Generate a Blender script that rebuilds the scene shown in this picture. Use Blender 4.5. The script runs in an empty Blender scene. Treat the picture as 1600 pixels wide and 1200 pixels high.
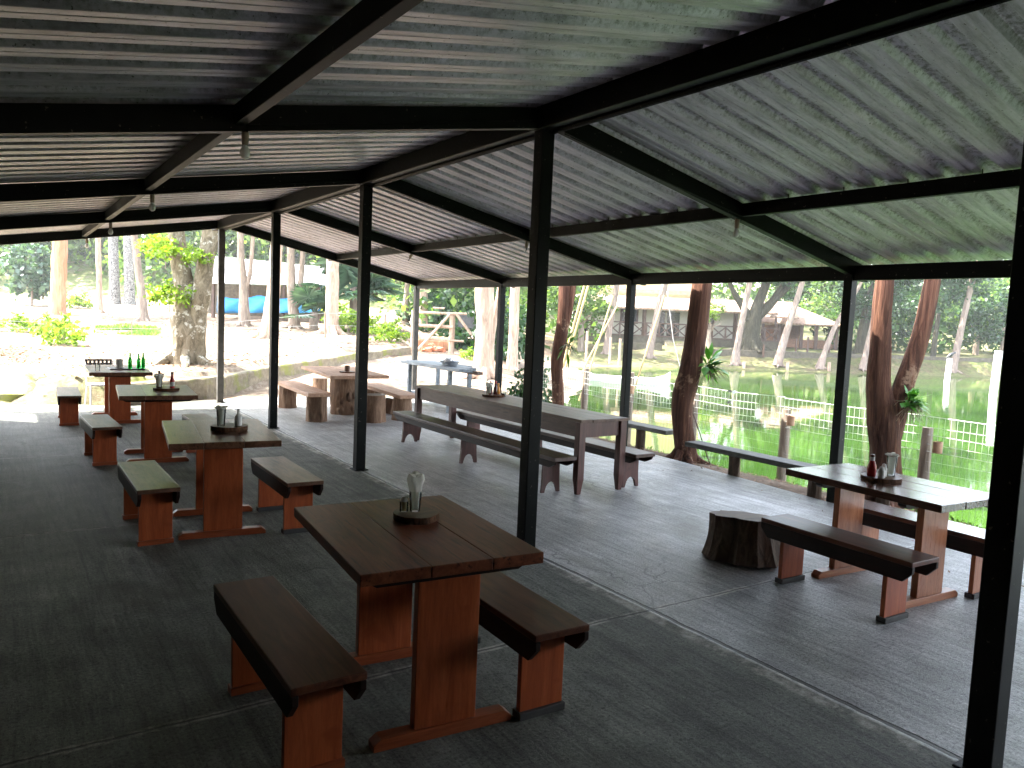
import bpy, math, random
from mathutils import Vector, Matrix, noise
R = math.radians
random.seed(7)
C = bpy.context.scene.collection
SC = bpy.context.scene

# ------------------------------------------------------------------ camera, sky, sun, exposure
CAM = (-3.43, -4.82, 1.818)
YAW, PIT, ROL = 0.590781, -0.085171, 0.043461
cd = bpy.data.cameras.new('camera'); cd.sensor_width = 36; cd.lens = 36 * 1194.12 / 1600
cd.clip_start = 0.05; cd.clip_end = 2000
cam = bpy.data.objects.new('camera', cd); C.objects.link(cam)
fw = Vector((math.sin(YAW) * math.cos(PIT), math.cos(YAW) * math.cos(PIT), math.sin(PIT)))
rt = Vector((math.cos(YAW), -math.sin(YAW), 0)); up = rt.cross(fw)
r2 = rt * math.cos(ROL) + up * math.sin(ROL); u2 = -rt * math.sin(ROL) + up * math.cos(ROL)
m = Matrix((r2, u2, -fw)).transposed().to_4x4(); m.translation = CAM
cam.matrix_world = m
SC.camera = cam

SUN_EL = R(56); SUN_DIR = Vector((-0.76, 0.65, 0)).normalized()
sun_vec = (SUN_DIR * math.cos(SUN_EL) + Vector((0, 0, math.sin(SUN_EL)))).normalized()
w = bpy.data.worlds.new('World'); SC.world = w; w.use_nodes = True
nt = w.node_tree; bg = nt.nodes['Background']
sky = nt.nodes.new('ShaderNodeTexSky'); sky.sky_type = 'NISHITA'; sky.sun_disc = False
sky.sun_elevation = SUN_EL; sky.sun_rotation = math.atan2(SUN_DIR.x, SUN_DIR.y)
sky.air_density = 1.0; sky.dust_density = 2.0
hz_ = nt.nodes.new('ShaderNodeHueSaturation'); hz_.inputs['Saturation'].default_value = .45; hz_.inputs['Value'].default_value = 1.5   # thin bright tropical overcast veil
nt.links.new(sky.outputs[0], hz_.inputs['Color']); nt.links.new(hz_.outputs[0], bg.inputs[0]); bg.inputs[1].default_value = 0.15
sl = bpy.data.lights.new('sun', 'SUN'); sl.energy = 4.5; sl.angle = R(0.6); sl.color = (1, .95, .86)
so = bpy.data.objects.new('sun', sl); C.objects.link(so)
so.rotation_euler = (-sun_vec).to_track_quat('-Z', 'Y').to_euler(); so.location = (0, 0, 30)
SC.view_settings.view_transform = 'Standard'; SC.view_settings.look = 'None'
SC.view_settings.exposure = 3.1; SC.view_settings.gamma = 1.0
SC.cycles.max_bounces = 8; SC.cycles.diffuse_bounces = 5; SC.cycles.glossy_bounces = 4
SC.cycles.transmission_bounces = 6; SC.cycles.transparent_max_bounces = 8
SC.cycles.sample_clamp_indirect = 8.0
try:
    SC.cycles.use_denoising = True
except Exception:
    pass

# ------------------------------------------------------------------ frame of the ground plan
RX, RY = math.cos(YAW), -math.sin(YAW)          # the facade direction of the far house
FX, FY = math.sin(YAW), math.cos(YAW)

def at(px, d, z=None):
    """Ground-plan position at distance d on a bearing (bearing read off the photo)."""
    s = (px - 800) / 1194.12 * d
    x, y = CAM[0] + RX * s + FX * d, CAM[1] + RY * s + FY * d
    return Vector((x, y, gz(x, y) if z is None else z))

def zp(px, py, d):
    return CAM[2] - (py - (498.1 + (px - 800) * .0435)) * d / 1194.12

def smooth(a, b, x):
    t = max(0., min(1., (x - a) / (b - a))); return t * t * (3 - 2 * t)

def pline(x, pts):
    if x <= pts[0][0]: return pts[0][1]
    for (a, b), (c, d) in zip(pts, pts[1:]):
        if x <= c: return b + (d - b) * (x - a) / (c - a)
    return pts[-1][1]

def base_at(px, d):
    s = (px - 800) / 1194.12 * d
    return (CAM[0] + RX * s + FX * d, CAM[1] + RY * s + FY * d)

WATER = -0.45
KERB = [(-9.0, 10.9), (-5.5, 10.6), (-3.2, 10.75), (-1.7, 10.1), (-.07, 11.0), base_at(420, 17.8), base_at(500, 21), base_at(575, 23.6), base_at(640, 26), base_at(646, 40)]
POND = [(5.75, -60), (5.75, 7.0), (7.4, 10.0), base_at(915, 26), base_at(900, 39), base_at(1080, 41.9), base_at(1320, 43.5),
        base_at(1550, 45.7), base_at(1900, 49), (90, -10), (90, -60)]

def segd(p, a, b):
    ax, ay = a; bx, by = b; dx, dy = bx - ax, by - ay
    t = max(0, min(1, ((p[0] - ax) * dx + (p[1] - ay) * dy) / (dx * dx + dy * dy)))
    return math.hypot(p[0] - ax - t * dx, p[1] - ay - t * dy)

def sd_poly(p, poly):
    d = 1e9; ins = False; n = len(poly); j = n - 1
    for i in range(n):
        a, b = poly[j], poly[i]
        d = min(d, segd(p, a, b))
        if (a[1] > p[1]) != (b[1] > p[1]) and p[0] < (b[0] - a[0]) * (p[1] - a[1]) / (b[1] - a[1]) + a[0]: ins = not ins
        j = i
    return -d if ins else d

def kerb_side(p):
    """signed distance to the kerb line, positive on the planted (far left) side"""
    best = 1e9; s = 1
    for a, b in zip(KERB, KERB[1:]):
        d = segd(p, a, b)
        if d < best - 1e-6:
            best = d; s = (b[0] - a[0]) * (p[1] - a[1]) - (b[1] - a[1]) * (p[0] - a[0])
    return best if s > 0 else -best

PATH_Z = [(0, -.05), (16, -.03), (19, .13), (22, .27), (26, .48), (32, .62), (45, 1.1), (60, 2.6), (75, 6), (110, 10)]
LEFT_Z = [(0, .42), (15, .45), (17, .52), (33, 1.0), (40, 1.2), (45, 1.35), (52, 1.78), (60, 2.2), (67, 5.2), (80, 8), (110, 11)]
FAR_Z = [(0, -.05), (40, 0), (44, .12), (45.5, .16), (46.2, .52), (49, .62), (60, .9), (75, 2.5), (110, 8)]

def gz(x, y):
    s = (x - CAM[0]) * RX + (y - CAM[1]) * RY; d = (x - CAM[0]) * FX + (y - CAM[1]) * FY
    k = kerb_side((x, y))
    path = pline(d, PATH_Z)
    h = path
    if y > 8 or x < -7: h = path + (pline(d, LEFT_Z) - path) * smooth(0.02, .3, k)
    px = 800 + 1194 * s / max(d, 1)
    if d > 15:
        h += (pline(d, FAR_Z) - h) * smooth(760, 890, px)
    dp = sd_poly((x, y), POND)
    if dp < 0: h = WATER - .02 - .5 * smooth(0, 3, -dp)
    else:
        h = WATER + (h - WATER) * smooth(-.15, 1.3 if x < 9 else 2.6, dp)
    if -4.5 < x < 4.7 and y < 10.7: h = min(h, -.05)
    h += .03 * noise.noise(Vector((x * .7, y * .7, 0))) * (1 if d > 14 else .4)
    return h

# ------------------------------------------------------------------ object helpers
class MB:
    def __init__(s): s.v = []; s.f = []; s.mi = []
    def add(s, vs, fs, mi=0):
        n = len(s.v); s.v += [tuple(p) for p in vs]; s.f += [tuple(i + n for i in f) for f in fs]; s.mi += [mi] * len(fs); return s
    def box(s, lo, hi, rz=0, c=(0, 0), mi=0):
        x0, y0, z0 = lo; x1, y1, z1 = hi
        vs = [Vector(p) for p in ((x0, y0, z0), (x1, y0, z0), (x1, y1, z0), (x0, y1, z0), (x0, y0, z1), (x1, y0, z1), (x1, y1, z1), (x0, y1, z1))]
        if rz:
            mm = Matrix.Rotation(rz, 3, 'Z'); vs = [mm @ v for v in vs]
        vs = [(v.x + c[0], v.y + c[1], v.z) for v in vs]
        return s.add(vs, [(0, 3, 2, 1), (4, 5, 6, 7), (0, 1, 5, 4), (1, 2, 6, 5), (2, 3, 7, 6), (3, 0, 4, 7)], mi)
    def beam(s, p, q, wd, h, mi=0):
        """rectangular bar from p to q, wd wide, h deep; p and q run along its top centre line"""
        p, q = Vector(p), Vector(q); d = (q - p).normalized()
        sd = d.cross(Vector((0, 0, 1))).normalized() * wd / 2
        dn = Vector((0, 0, -h))
        vs = [p - sd + dn, p + sd + dn, p + sd, p - sd, q - sd + dn, q + sd + dn, q + sd, q - sd]
        return s.add(vs, [(0, 1, 2, 3), (7, 6, 5, 4), (0, 4, 5, 1), (1, 5, 6, 2), (2, 6, 7, 3), (3, 7, 4, 0)], mi)
    def bar(s, p, q, wd, h=None, mi=0):
        p, q = Vector(p), Vector(q); d = (q - p).normalized(); h = h or wd
        a = d.orthogonal() if abs(d.z) > .95 else d.cross(Vector((0, 0, 1)))
        a = a.normalized() * wd / 2; b = d.cross(a).normalized() * h / 2
        vs = [p - a - b, p + a - b, p + a + b, p - a + b, q - a - b, q + a - b, q + a + b, q - a + b]
        return s.add(vs, [(0, 1, 2, 3), (7, 6, 5, 4), (0, 4, 5, 1), (1, 5, 6, 2), (2, 6, 7, 3), (3, 7, 4, 0)], mi)
    def prism(s, poly, a, b, axis='x', mi=0):
        """polygon (u, v) extruded from a to b along axis"""
        def P(u, v, t): return {'x': (t, u, v), 'y': (u, t, v), 'z': (u, v, t)}[axis]
        n = len(poly); vs = [P(u, v, a) for u, v in poly] + [P(u, v, b) for u, v in poly]
        fs = [tuple(range(n))[::-1], tuple(range(n, 2 * n))] + [(i, (i + 1) % n, n + (i + 1) % n, n + i) for i in range(n)]
        return s.add(vs, fs, mi)
    def tube(s, pts, rad, n=8, cap=True, jit=0, seed=0, mi=0, ns=3.0):
        pts = [Vector(p) for p in pts]
        if not hasattr(rad, '__len__'): rad = [rad] * len(pts)
        vs = []; fs = []; ref = None
        for i, p in enumerate(pts):
            d = (pts[min(i + 1, len(pts) - 1)] - pts[max(i - 1, 0)]).normalized()
            if ref is None: ref = d.orthogonal().normalized()
            ref = (ref - d * ref.dot(d)).normalized(); b = d.cross(ref)
            for k in range(n):
                a = 2 * math.pi * k / n
                o = ref * math.cos(a) + b * math.sin(a); rr = rad[i]
                if jit: rr *= 1 + jit * (noise.noise(Vector((o.x * 1.7 + seed, o.y * 1.7, p.z * ns + o.z))) + .45 * noise.noise(Vector((o.x * 5 + seed, o.y * 5, p.z * ns * .8 + seed))))
                vs.append(p + o * rr)
        for i in range(len(pts) - 1):
            for k in range(n):
                k2 = (k + 1) % n; fs.append((i * n + k, i * n + k2, (i + 1) * n + k2, (i + 1) * n + k))
        if cap: fs += [tuple(range(n))[::-1], tuple(range((len(pts) - 1) * n, len(pts) * n))]
        return s.add(vs, fs, mi)
    def lathe(s, prof, n=16, c=(0, 0, 0), mi=0):
        vs = []; fs = []
        for r, z in prof:
            for k in range(n):
                a = 2 * math.pi * k / n; vs.append((c[0] + r * math.cos(a), c[1] + r * math.sin(a), c[2] + z))
        for i in range(len(prof) - 1):
            for k in range(n):
                k2 = (k + 1) % n; fs.append((i * n + k, i * n + k2, (i + 1) * n + k2, (i + 1) * n + k))
        fs += [tuple(range(n))[::-1], tuple(range((len(prof) - 1) * n, len(prof) * n))]
        return s.add(vs, fs, mi)
    def leaf(s, p, size, rnd, nrm=None, asp=.55, mi=0):
        d = Vector((rnd.uniform(-1, 1), rnd.uniform(-1, 1), rnd.uniform(-1, .6))).normalized()
        nn = nrm or Vector((rnd.uniform(-1, 1), rnd.uniform(-1, 1), rnd.uniform(-.2, 1))).normalized()
        sd = d.cross(nn)
        if sd.length < .05: sd = d.orthogonal()
        sd = sd.normalized() * size * asp * .5; d = d * size; p = Vector(p)
        return s.add([p, p + d * .45 + sd, p + d, p + d * .45 - sd], [(0, 1, 2, 3)], mi)
    def build(s, name, mat, parent=None, smooth=False, bevel=0, loc=None):
        me = bpy.data.meshes.new(name); me.from_pydata(s.v, [], s.f); me.update()
        for mt in (mat if isinstance(mat, (list, tuple)) else [mat]): me.materials.append(mt)
        if any(s.mi): me.polygons.foreach_set('material_index', s.mi)
        if smooth:
            me.polygons.foreach_set('use_smooth', [True] * len(me.polygons))
            try: me.set_sharp_from_angle(angle=R(40))
            except Exception: pass
        o = bpy.data.objects.new(name, me); C.objects.link(o)
        if parent: o.parent = parent
        if loc: o.location = loc
        if bevel:
            b = o.modifiers.new('edge', 'BEVEL'); b.width = bevel; b.segments = 2; b.limit_method = 'ANGLE'; b.angle_limit = R(40)
        return o

def tag(o, label=None, cat=None, group=None, kind=None):
    if label: o['label'] = label
    if cat: o['category'] = cat
    if group: o['group'] = group
    if kind: o['kind'] = kind
    return o

def thing(name, label, cat, loc=(0, 0, 0), rz=0, group=None):
    o = bpy.data.objects.new(name, None); C.objects.link(o); o.location = loc; o.rotation_euler = (0, 0, rz)
    o.empty_display_size = .2
    return tag(o, label, cat, group)

def copy_tree(o, parent=None):
    c = o.copy(); C.objects.link(c)
    if parent: c.parent = parent
    for ch in list(o.children): copy_tree(ch, c)
    return c

# ------------------------------------------------------------------ materials
class NT:
    def __init__(s, name):
        s.m = bpy.data.materials.new(name); s.m.use_nodes = True; s.t = s.m.node_tree
        s.b = s.t.nodes['Principled BSDF']; s.out = s.t.nodes['Material Output']
    def n(s, typ, **kw):
        nd = s.t.nodes.new('ShaderNode' + typ)
        for k, v in kw.items(): setattr(nd, k, v)
        return nd
    def l(s, a, b): s.t.links.new(a, b)
    def coord(s, scale=(1, 1, 1), kind='Object', rot=(0, 0, 0)):
        tc = s.n('TexCoord'); mp = s.n('Mapping'); mp.inputs['Scale'].default_value = scale; mp.inputs['Rotation'].default_value = rot
        if kind == 'World':
            g = s.n('NewGeometry'); s.l(g.outputs['Position'], mp.inputs[0])
        else: s.l(tc.outputs[kind], mp.inputs[0])
        return mp.outputs[0]
    def noise(s, vec, scale=5, detail=6, rough=.6, dist=0):
        nd = s.n('TexNoise'); nd.inputs['Scale'].default_value = scale; nd.inputs['Detail'].default_value = detail
        nd.inputs['Roughness'].default_value = rough; nd.inputs['Distortion'].default_value = dist
        s.l(vec, nd.inputs['Vector']); return nd.outputs['Fac']
    def ramp(s, fac, stops):
        nd = s.n('ValToRGB'); cr = nd.color_ramp
        while len(cr.elements) < len(stops): cr.elements.new(.5)
        for e, (p, c) in zip(cr.elements, stops):
            e.position = p; e.color = (c[0], c[1], c[2], 1) if hasattr(c, '__len__') else (c, c, c, 1)
        s.l(fac, nd.inputs[0]); return nd.outputs[0]
    def mix(s, fac, a, b, mode='MIX'):
        nd = s.n('Mix', data_type='RGBA', blend_type=mode)
        for i, v in ((0, fac), (6, a), (7, b)):
            if hasattr(v, 'links') or hasattr(v, 'is_linked'): s.l(v, nd.inputs[i])
            elif i == 0: nd.inputs[0].default_value = v
            else: nd.inputs[i].default_value = (v[0], v[1], v[2], 1)
        return nd.outputs[2]
    def math(s, op, a, b=None):
        nd = s.n('Math', operation=op)
        for i, v in ((0, a), (1, b)):
            if v is None: continue
            if hasattr(v, 'is_linked'): s.l(v, nd.inputs[i])
            else: nd.inputs[i].default_value = v
        return nd.outputs[0]
    def bump(s, h, strength=.3, dist=.02):
        nd = s.n('Bump'); nd.inputs['Strength'].default_value = strength; nd.inputs['Distance'].default_value = dist
        s.l(h, nd.inputs['Height']); s.l(nd.outputs[0], s.b.inputs['Normal'])
    def set(s, base=None, rough=None, metal=None, spec=None, coat=None):
        for k, v in (('Base Color', base), ('Roughness', rough), ('Metallic', metal), ('Specular IOR Level', spec), ('Coat Weight', coat)):
            if v is None: continue
            if hasattr(v, 'is_linked'): s.l(v, s.b.inputs[k])
            elif hasattr(v, '__len__'): s.b.inputs[k].default_value = (v[0], v[1], v[2], 1)
            else: s.b.inputs[k].default_value = v
        return s

def wood(name, dark, mid, light, rough=(.25, .5), grain='y', worn=0, coat=0, spec=.4):
    a = NT(name); sc = {'y': (9, .9, 9), 'x': (.9, 9, 9), 'z': (9, 9, .9)}[grain]
    oi = a.n('ObjectInfo'); v = a.coord(sc)
    ad = a.n('VectorMath', operation='ADD'); a.l(v, ad.inputs[0])
    ml = a.math('MULTIPLY', oi.outputs['Random'], 37.0); a.l(ml, ad.inputs[1]); v = ad.outputs[0]
    f = a.noise(v, 2.2, 8, .62, .8)
    col = a.ramp(f, [(.28, dark), (.52, mid), (.76, light)])
    fine = a.noise(a.coord(tuple(q * 5 for q in sc)), 3, 4, .7)
    col = a.mix(.35, col, a.ramp(fine, [(.35, .35), (.65, 1.0)]), 'MULTIPLY')
    kn = a.noise(a.coord((5, 5, 5)), 1.2, 2, .5, .3)
    col = a.mix(a.ramp(kn, [(.66, 0), (.74, .75)]), col, dark)
    if worn:
        wn = a.noise(a.coord((4, 1.0, 4)), 2.5, 8, .72, .5)
        wm = a.ramp(wn, [(.47, 0.), (.60, worn)])
        col = a.mix(wm, col, tuple(min(1, c * 1.5 + .03) for c in light))
        dm = a.ramp(a.noise(a.coord((14, .9, 14)), 3.0, 6, .7), [(.60, 0), (.66, .85)])
        col = a.mix(dm, col, tuple(c * .35 for c in dark))
    elif name == 'dark_varnished_wood':
        dm = a.ramp(a.noise(a.coord((16, .8, 16)), 3.0, 6, .7), [(.57, 0), (.63, .8)])
        col = a.mix(dm, col, tuple(c * .25 for c in dark))
    rg = a.n('MapRange'); a.l(fine, rg.inputs[0]); rg.inputs[3].default_value = rough[0]; rg.inputs[4].default_value = rough[1]
    a.set(base=col, rough=rg.outputs[0], coat=coat, spec=spec)
    a.b.inputs['Coat Roughness'].default_value = .22
    a.bump(a.math('ADD', f, a.math('MULTIPLY', fine, .5)), .12, .003)
    return a.m

def simple(name, col, rough=.5, metal=0, var=.25, scale=8, spec=None):
    a = NT(name); f = a.noise(a.coord(), scale, 5, .6)
    a.set(base=a.mix(1.0, col, a.ramp(f, [(.3, 1 - var), (.7, 1 + var)]), 'MULTIPLY'), rough=rough, metal=metal, spec=spec)
    a.bump(f, .15, .004)
    return a.m

def bark(name, dark, mid, light, vs=1.2, hs=9, patch=None):
    a = NT(name); v = a.coord((hs, hs, vs), 'World')
    f = a.noise(v, 1.6, 9, .68, 1.2)
    col = a.ramp(f, [(.3, dark), (.5, mid), (.72, light)])
    if patch:
        pm = a.ramp(a.noise(a.coord((1, 1, 1), 'World'), patch[1], 7, .7), [(patch[2], 0), (patch[2] + .05, 1)])
        col = a.mix(pm, col, patch[0])
    a.set(base=col, rough=.85, spec=.2); a.bump(f, .9, .03)
    return a.m

def leafmat(name, cols, trans=.35, rough=.45):
    a = NT(name); g = a.n('NewGeometry')
    n = len(cols); col = a.ramp(g.outputs['Random Per Island'], [(i / (n - 1), c) for i, c in enumerate(cols)])
    cl = a.noise(a.coord((1, 1, 1), 'World'), .9, 3, .6)
    col = a.mix(1.0, col, a.ramp(cl, [(.35, .7), (.65, 1.25)]), 'MULTIPLY')
    a.set(base=col, rough=rough, spec=.4)
    tr = a.n('BsdfTranslucent'); a.l(a.mix(1.0, col, (1.5, 1.6, .6), 'MULTIPLY'), tr.inputs[0])
    ms = a.n('MixShader'); ms.inputs[0].default_value = trans
    a.l(a.b.outputs[0], ms.inputs[1]); a.l(tr.outputs[0], ms.inputs[2]); a.l(ms.outputs[0], a.out.inputs[0])
    return a.m

M = {}
M['top'] = wood('dark_varnished_wood', (.08, .021, .009), (.19, .055, .025), (.29, .098, .046), (.26, .42), 'y', .0, 0, .28)
M['topgloss'] = wood('glossy_varnished_wood', (.055, .02, .012), (.12, .05, .03), (.2, .09, .055), (.14, .26), 'y', .0, .6)
M['seatgloss'] = wood('glossy_bench_wood', (.05, .017, .011), (.11, .042, .026), (.18, .075, .05), (.14, .26), 'y', .0, .6)
M['topworn'] = wood('worn_varnished_wood', (.055, .02, .010), (.13, .055, .028), (.22, .10, .055), (.22, .40), 'y', .3, .12)
M['seat'] = wood('dark_bench_wood', (.045, .013, .007), (.11, .036, .018), (.18, .066, .034), (.3, .48), 'y', .0, 0, .25)
M['apron'] = wood('dark_rail_wood', (.008, .004, .003), (.018, .007, .005), (.034, .013, .009), (.45, .6), 'y', spec=.2)
M['seatworn'] = wood('worn_bench_wood', (.04, .016, .009), (.10, .045, .025), (.18, .085, .05), (.26, .44), 'y', .3, .08)
M['leg'] = wood('red_varnished_wood', (.26, .050, .014), (.40, .088, .027), (.50, .13, .043), (.22, .4), 'z', 0, .1)
M['legr'] = wood('amber_varnished_wood', (.30, .095, .036), (.42, .155, .068), (.55, .24, .115), (.2, .4), 'z', 0, .2)
M['foot'] = wood('red_foot_wood', (.20, .042, .014), (.32, .075, .026), (.42, .115, .045), (.25, .45), 'x')
M['footr'] = wood('amber_foot_wood', (.26, .08, .035), (.40, .15, .07), (.5, .22, .11), (.25, .45), 'x')
M['strip'] = simple('dark_foot_rubber', (.03, .028, .026), .6)
M['old'] = wood('weathered_grey_wood', (.065, .030, .019), (.13, .068, .044), (.21, .125, .088), (.35, .55), 'y', .15)
M['oldseat'] = wood('weathered_brown_wood', (.032, .015, .010), (.068, .034, .022), (.12, .066, .045), (.35, .55), 'y', .2)
M['plum'] = wood('plum_brown_wood', (.05, .018, .014), (.10, .036, .028), (.16, .07, .055), (.3, .5), 'z')
M['plumrail'] = wood('plum_brown_rail', (.05, .02, .014), (.095, .042, .03), (.16, .085, .062), (.3, .5), 'y', .12)
M['plank'] = wood('bare_pine_plank', (.32, .17, .10), (.46, .27, .17), (.6, .4, .27), (.5, .75), 'y')
M['green_plank'] = wood('mossy_dark_plank', (.02, .02, .014), (.045, .045, .034), (.13, .125, .105), (.5, .75), 'y', .25)
M['blue'] = wood('grey_blue_painted_wood', (.10, .12, .14), (.17, .20, .225), (.30, .33, .35), (.45, .7), 'y', .2)
def steel():
    a = NT('dark_green_painted_steel'); v = a.coord((1, 1, 1), 'World'); f = a.noise(v, 6, 5, .6)
    col = a.ramp(f, [(.3, (.002, .003, .0025)), (.7, (.0045, .006, .0052))])
    col = a.mix(a.ramp(a.noise(v, 34, 2, .5), [(.70, 0), (.73, .8)]), col, (.11, .10, .085))
    col = a.mix(a.ramp(a.noise(a.coord((1, 1, .35), 'World'), 9, 7, .75), [(.62, 0), (.70, .6)]), col, (.016, .013, .010))
    a.set(base=col, rough=.5, spec=.13); a.bump(f, .15, .003); return a.m
M['steel'] = steel()
M['sunlit_steel'] = simple('sunlit_steel_paint', (.075, .07, .062), .6, 0, .35, 7, .2)  # lighter copy of the steel paint, sunlight put into the end posts' colour
M['slice'] = wood('wood_slice', (.05, .022, .012), (.11, .05, .025), (.20, .10, .05), (.3, .5), 'x')
M['barkring'] = bark('slice_bark', (.03, .015, .01), (.09, .04, .02), (.2, .09, .045), 6, 20)
M['log'] = bark('log_bark', (.07, .04, .025), (.2, .12, .075), (.36, .25, .17), 1.5, 9)
M['logtop'] = wood('log_cut_face', (.08, .055, .04), (.17, .12, .085), (.28, .2, .14), (.5, .8), 'x')
M['darklog'] = bark('dark_stump_bark', (.035, .022, .015), (.085, .056, .038), (.17, .12, .08), 1.5, 8)
M['redbark'] = bark('red_fibrous_bark', (.024, .011, .007), (.078, .034, .021), (.20, .098, .06), .7, 11, ((.27, .17, .115), 2.2, .60))
M['palebark'] = bark('pale_pink_bark', (.22, .15, .11), (.40, .29, .22), (.56, .45, .36), 1.0, 6)
M['orangebark'] = bark('orange_smooth_bark', (.30, .15, .08), (.45, .25, .14), (.6, .4, .26), .5, 5)
M['bankbark'] = bark('grey_pink_bark', (.12, .09, .075), (.23, .175, .145), (.36, .285, .235), 1.0, 6)
M['greybark'] = bark('grey_brown_bark', (.13, .10, .08), (.24, .19, .15), (.38, .31, .25), 1.0, 7)
M['mossbark'] = bark('mossy_lichen_bark', (.06, .05, .03), (.16, .13, .085), (.30, .26, .19), 2.5, 5, ((.42, .40, .33), 5.5, .56))
M['palmbark'] = bark('speckled_palm_bark', (.03, .03, .03), (.20, .20, .19), (.6, .6, .58), 8, 8, ((.06, .06, .06), 7, .55))
M['darkbark'] = bark('dark_bark', (.02, .018, .013), (.05, .045, .03), (.1, .09, .065), 1, 6)
def paper():
    a = NT('white_paper_napkin'); a.set(base=(.84, .83, .79), rough=.85, spec=.2); tr = a.n('BsdfTranslucent'); tr.inputs[0].default_value = (.86, .85, .80, 1)
    ms = a.n('MixShader'); ms.inputs[0].default_value = .5; a.l(a.b.outputs[0], ms.inputs[1]); a.l(tr.outputs[0], ms.inputs[2]); a.l(ms.outputs[0], a.out.inputs[0]); return a.m
M['paper'] = paper()
M['ceram'] = simple('off_white_ceramic', (.62, .6, .56), .4, 0, .08, 20)
M['bulb'] = simple('opal_bulb_glass', (.8, .8, .76), .25, 0, .03)
M['socket'] = simple('beige_bakelite', (.30, .23, .16), .5)
M['red'] = simple('red_plastic', (.42, .02, .02), .3, 0, .1)
M['darkred'] = simple('dark_sauce', (.07, .012, .01), .25, 0, .2)
M['orange'] = simple('orange_sauce', (.7, .28, .05), .3, 0, .1)
M['black'] = simple('black_plastic', (.015, .015, .017), .4, 0, .2)
M['white'] = simple('white_painted_metal', (.75, .75, .75), .45, 0, .06)
M['alu'] = simple('dull_aluminium', (.55, .56, .57), .38, .85, .15)
M['plaster'] = simple('cream_plaster', (.62, .60, .52), .85, 0, .07, 2)
M['yplaster'] = simple('yellow_plaster', (.72, .60, .36), .85, 0, .06, 2)
M['brownwood'] = simple('brown_painted_timber', (.09, .05, .035), .6, 0, .3, 4)
M['dark'] = simple('dark_window_glass', (.012, .014, .013), .12, 0, .2)
M['tarp'] = simple('blue_tarpaulin', (.03, .28, .62), .5, 0, .12, 3)
M['sheet'] = simple('pale_metal_roofing', (.62, .63, .63), .5, .1, .08, 2)
M['stonewall'] = None
M['pole'] = simple('bamboo', (.45, .33, .16), .5, 0, .2)
M['wire'] = simple('galvanised_wire', (.45, .45, .43), .45, .6, .1)
M['wwire'] = simple('white_coated_wire', (.58, .60, .56), .45, 0, .03)
M['brick'] = simple('orange_brick', (.34, .19, .125), .85, 0, .3, 10)
M['clay'] = simple('terracotta', (.55, .22, .12), .8, 0, .35, 6)

def glassmat(name, col, rough=.03):
    a = NT(name); a.set(base=col, rough=rough); a.b.inputs['Transmission Weight'].default_value = 1.0
    a.b.inputs['IOR'].default_value = 1.45; return a.m
def thinglass():
    a = NT('clear_glass'); tr = a.n('BsdfTransparent'); tr.inputs[0].default_value = (.93, .95, .94, 1)
    gl = a.n('BsdfGlossy'); gl.inputs['Roughness'].default_value = .04; fr = a.n('Fresnel'); fr.inputs[0].default_value = 1.35
    ms = a.n('MixShader'); a.l(fr.outputs[0], ms.inputs[0]); a.l(tr.outputs[0], ms.inputs[1]); a.l(gl.outputs[0], ms.inputs[2]); a.l(ms.outputs[0], a.out.inputs[0]); return a.m
M['glass'] = thinglass()
M['gglass'] = glassmat('green_bottle_glass', (.04, .36, .08))

def tiles():
    a = NT('clay_roof_tiles'); wv = a.n('TexWave', wave_type='BANDS', bands_direction='X'); wv.inputs['Scale'].default_value = 1.6
    a.l(a.coord(), wv.inputs[0]); f = a.noise(a.coord(), 3, 6, .7)
    col = a.mix(.5, a.ramp(f, [(.3, (.26, .15, .10)), (.7, (.46, .33, .25))]), a.ramp(wv.outputs['Fac'], [(0, .45), (.5, 1.0)]), 'MULTIPLY')
    a.set(base=col, rough=.85); a.bump(wv.outputs['Fac'], .6, .05); return a.m
M['tiles'] = tiles()

def mossy(name, stone, moss, th):
    a = NT(name); v = a.coord((1, 1, 1), 'World'); f = a.noise(v, 6, 8, .7)
    col = a.ramp(f, [(.3, tuple(c * .5 for c in stone)), (.7, tuple(min(1, c * 1.4) for c in stone))])
    mm = a.ramp(a.noise(v, 1.6, 6, .65), [(th, 0), (th + .12, 1)])
    a.set(base=a.mix(mm, col, moss), rough=.9); a.bump(f, .8, .03); return a.m
M['kerb'] = mossy('mossy_masonry', (.20, .17, .12), (.17, .18, .045), .52)
M['rock'] = mossy('mossy_rock', (.36, .33, .25), (.24, .26, .07), .46)
M['stonewall'] = mossy('dark_stone_wall', (.10, .085, .06), (.08, .085, .04), .6)

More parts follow.
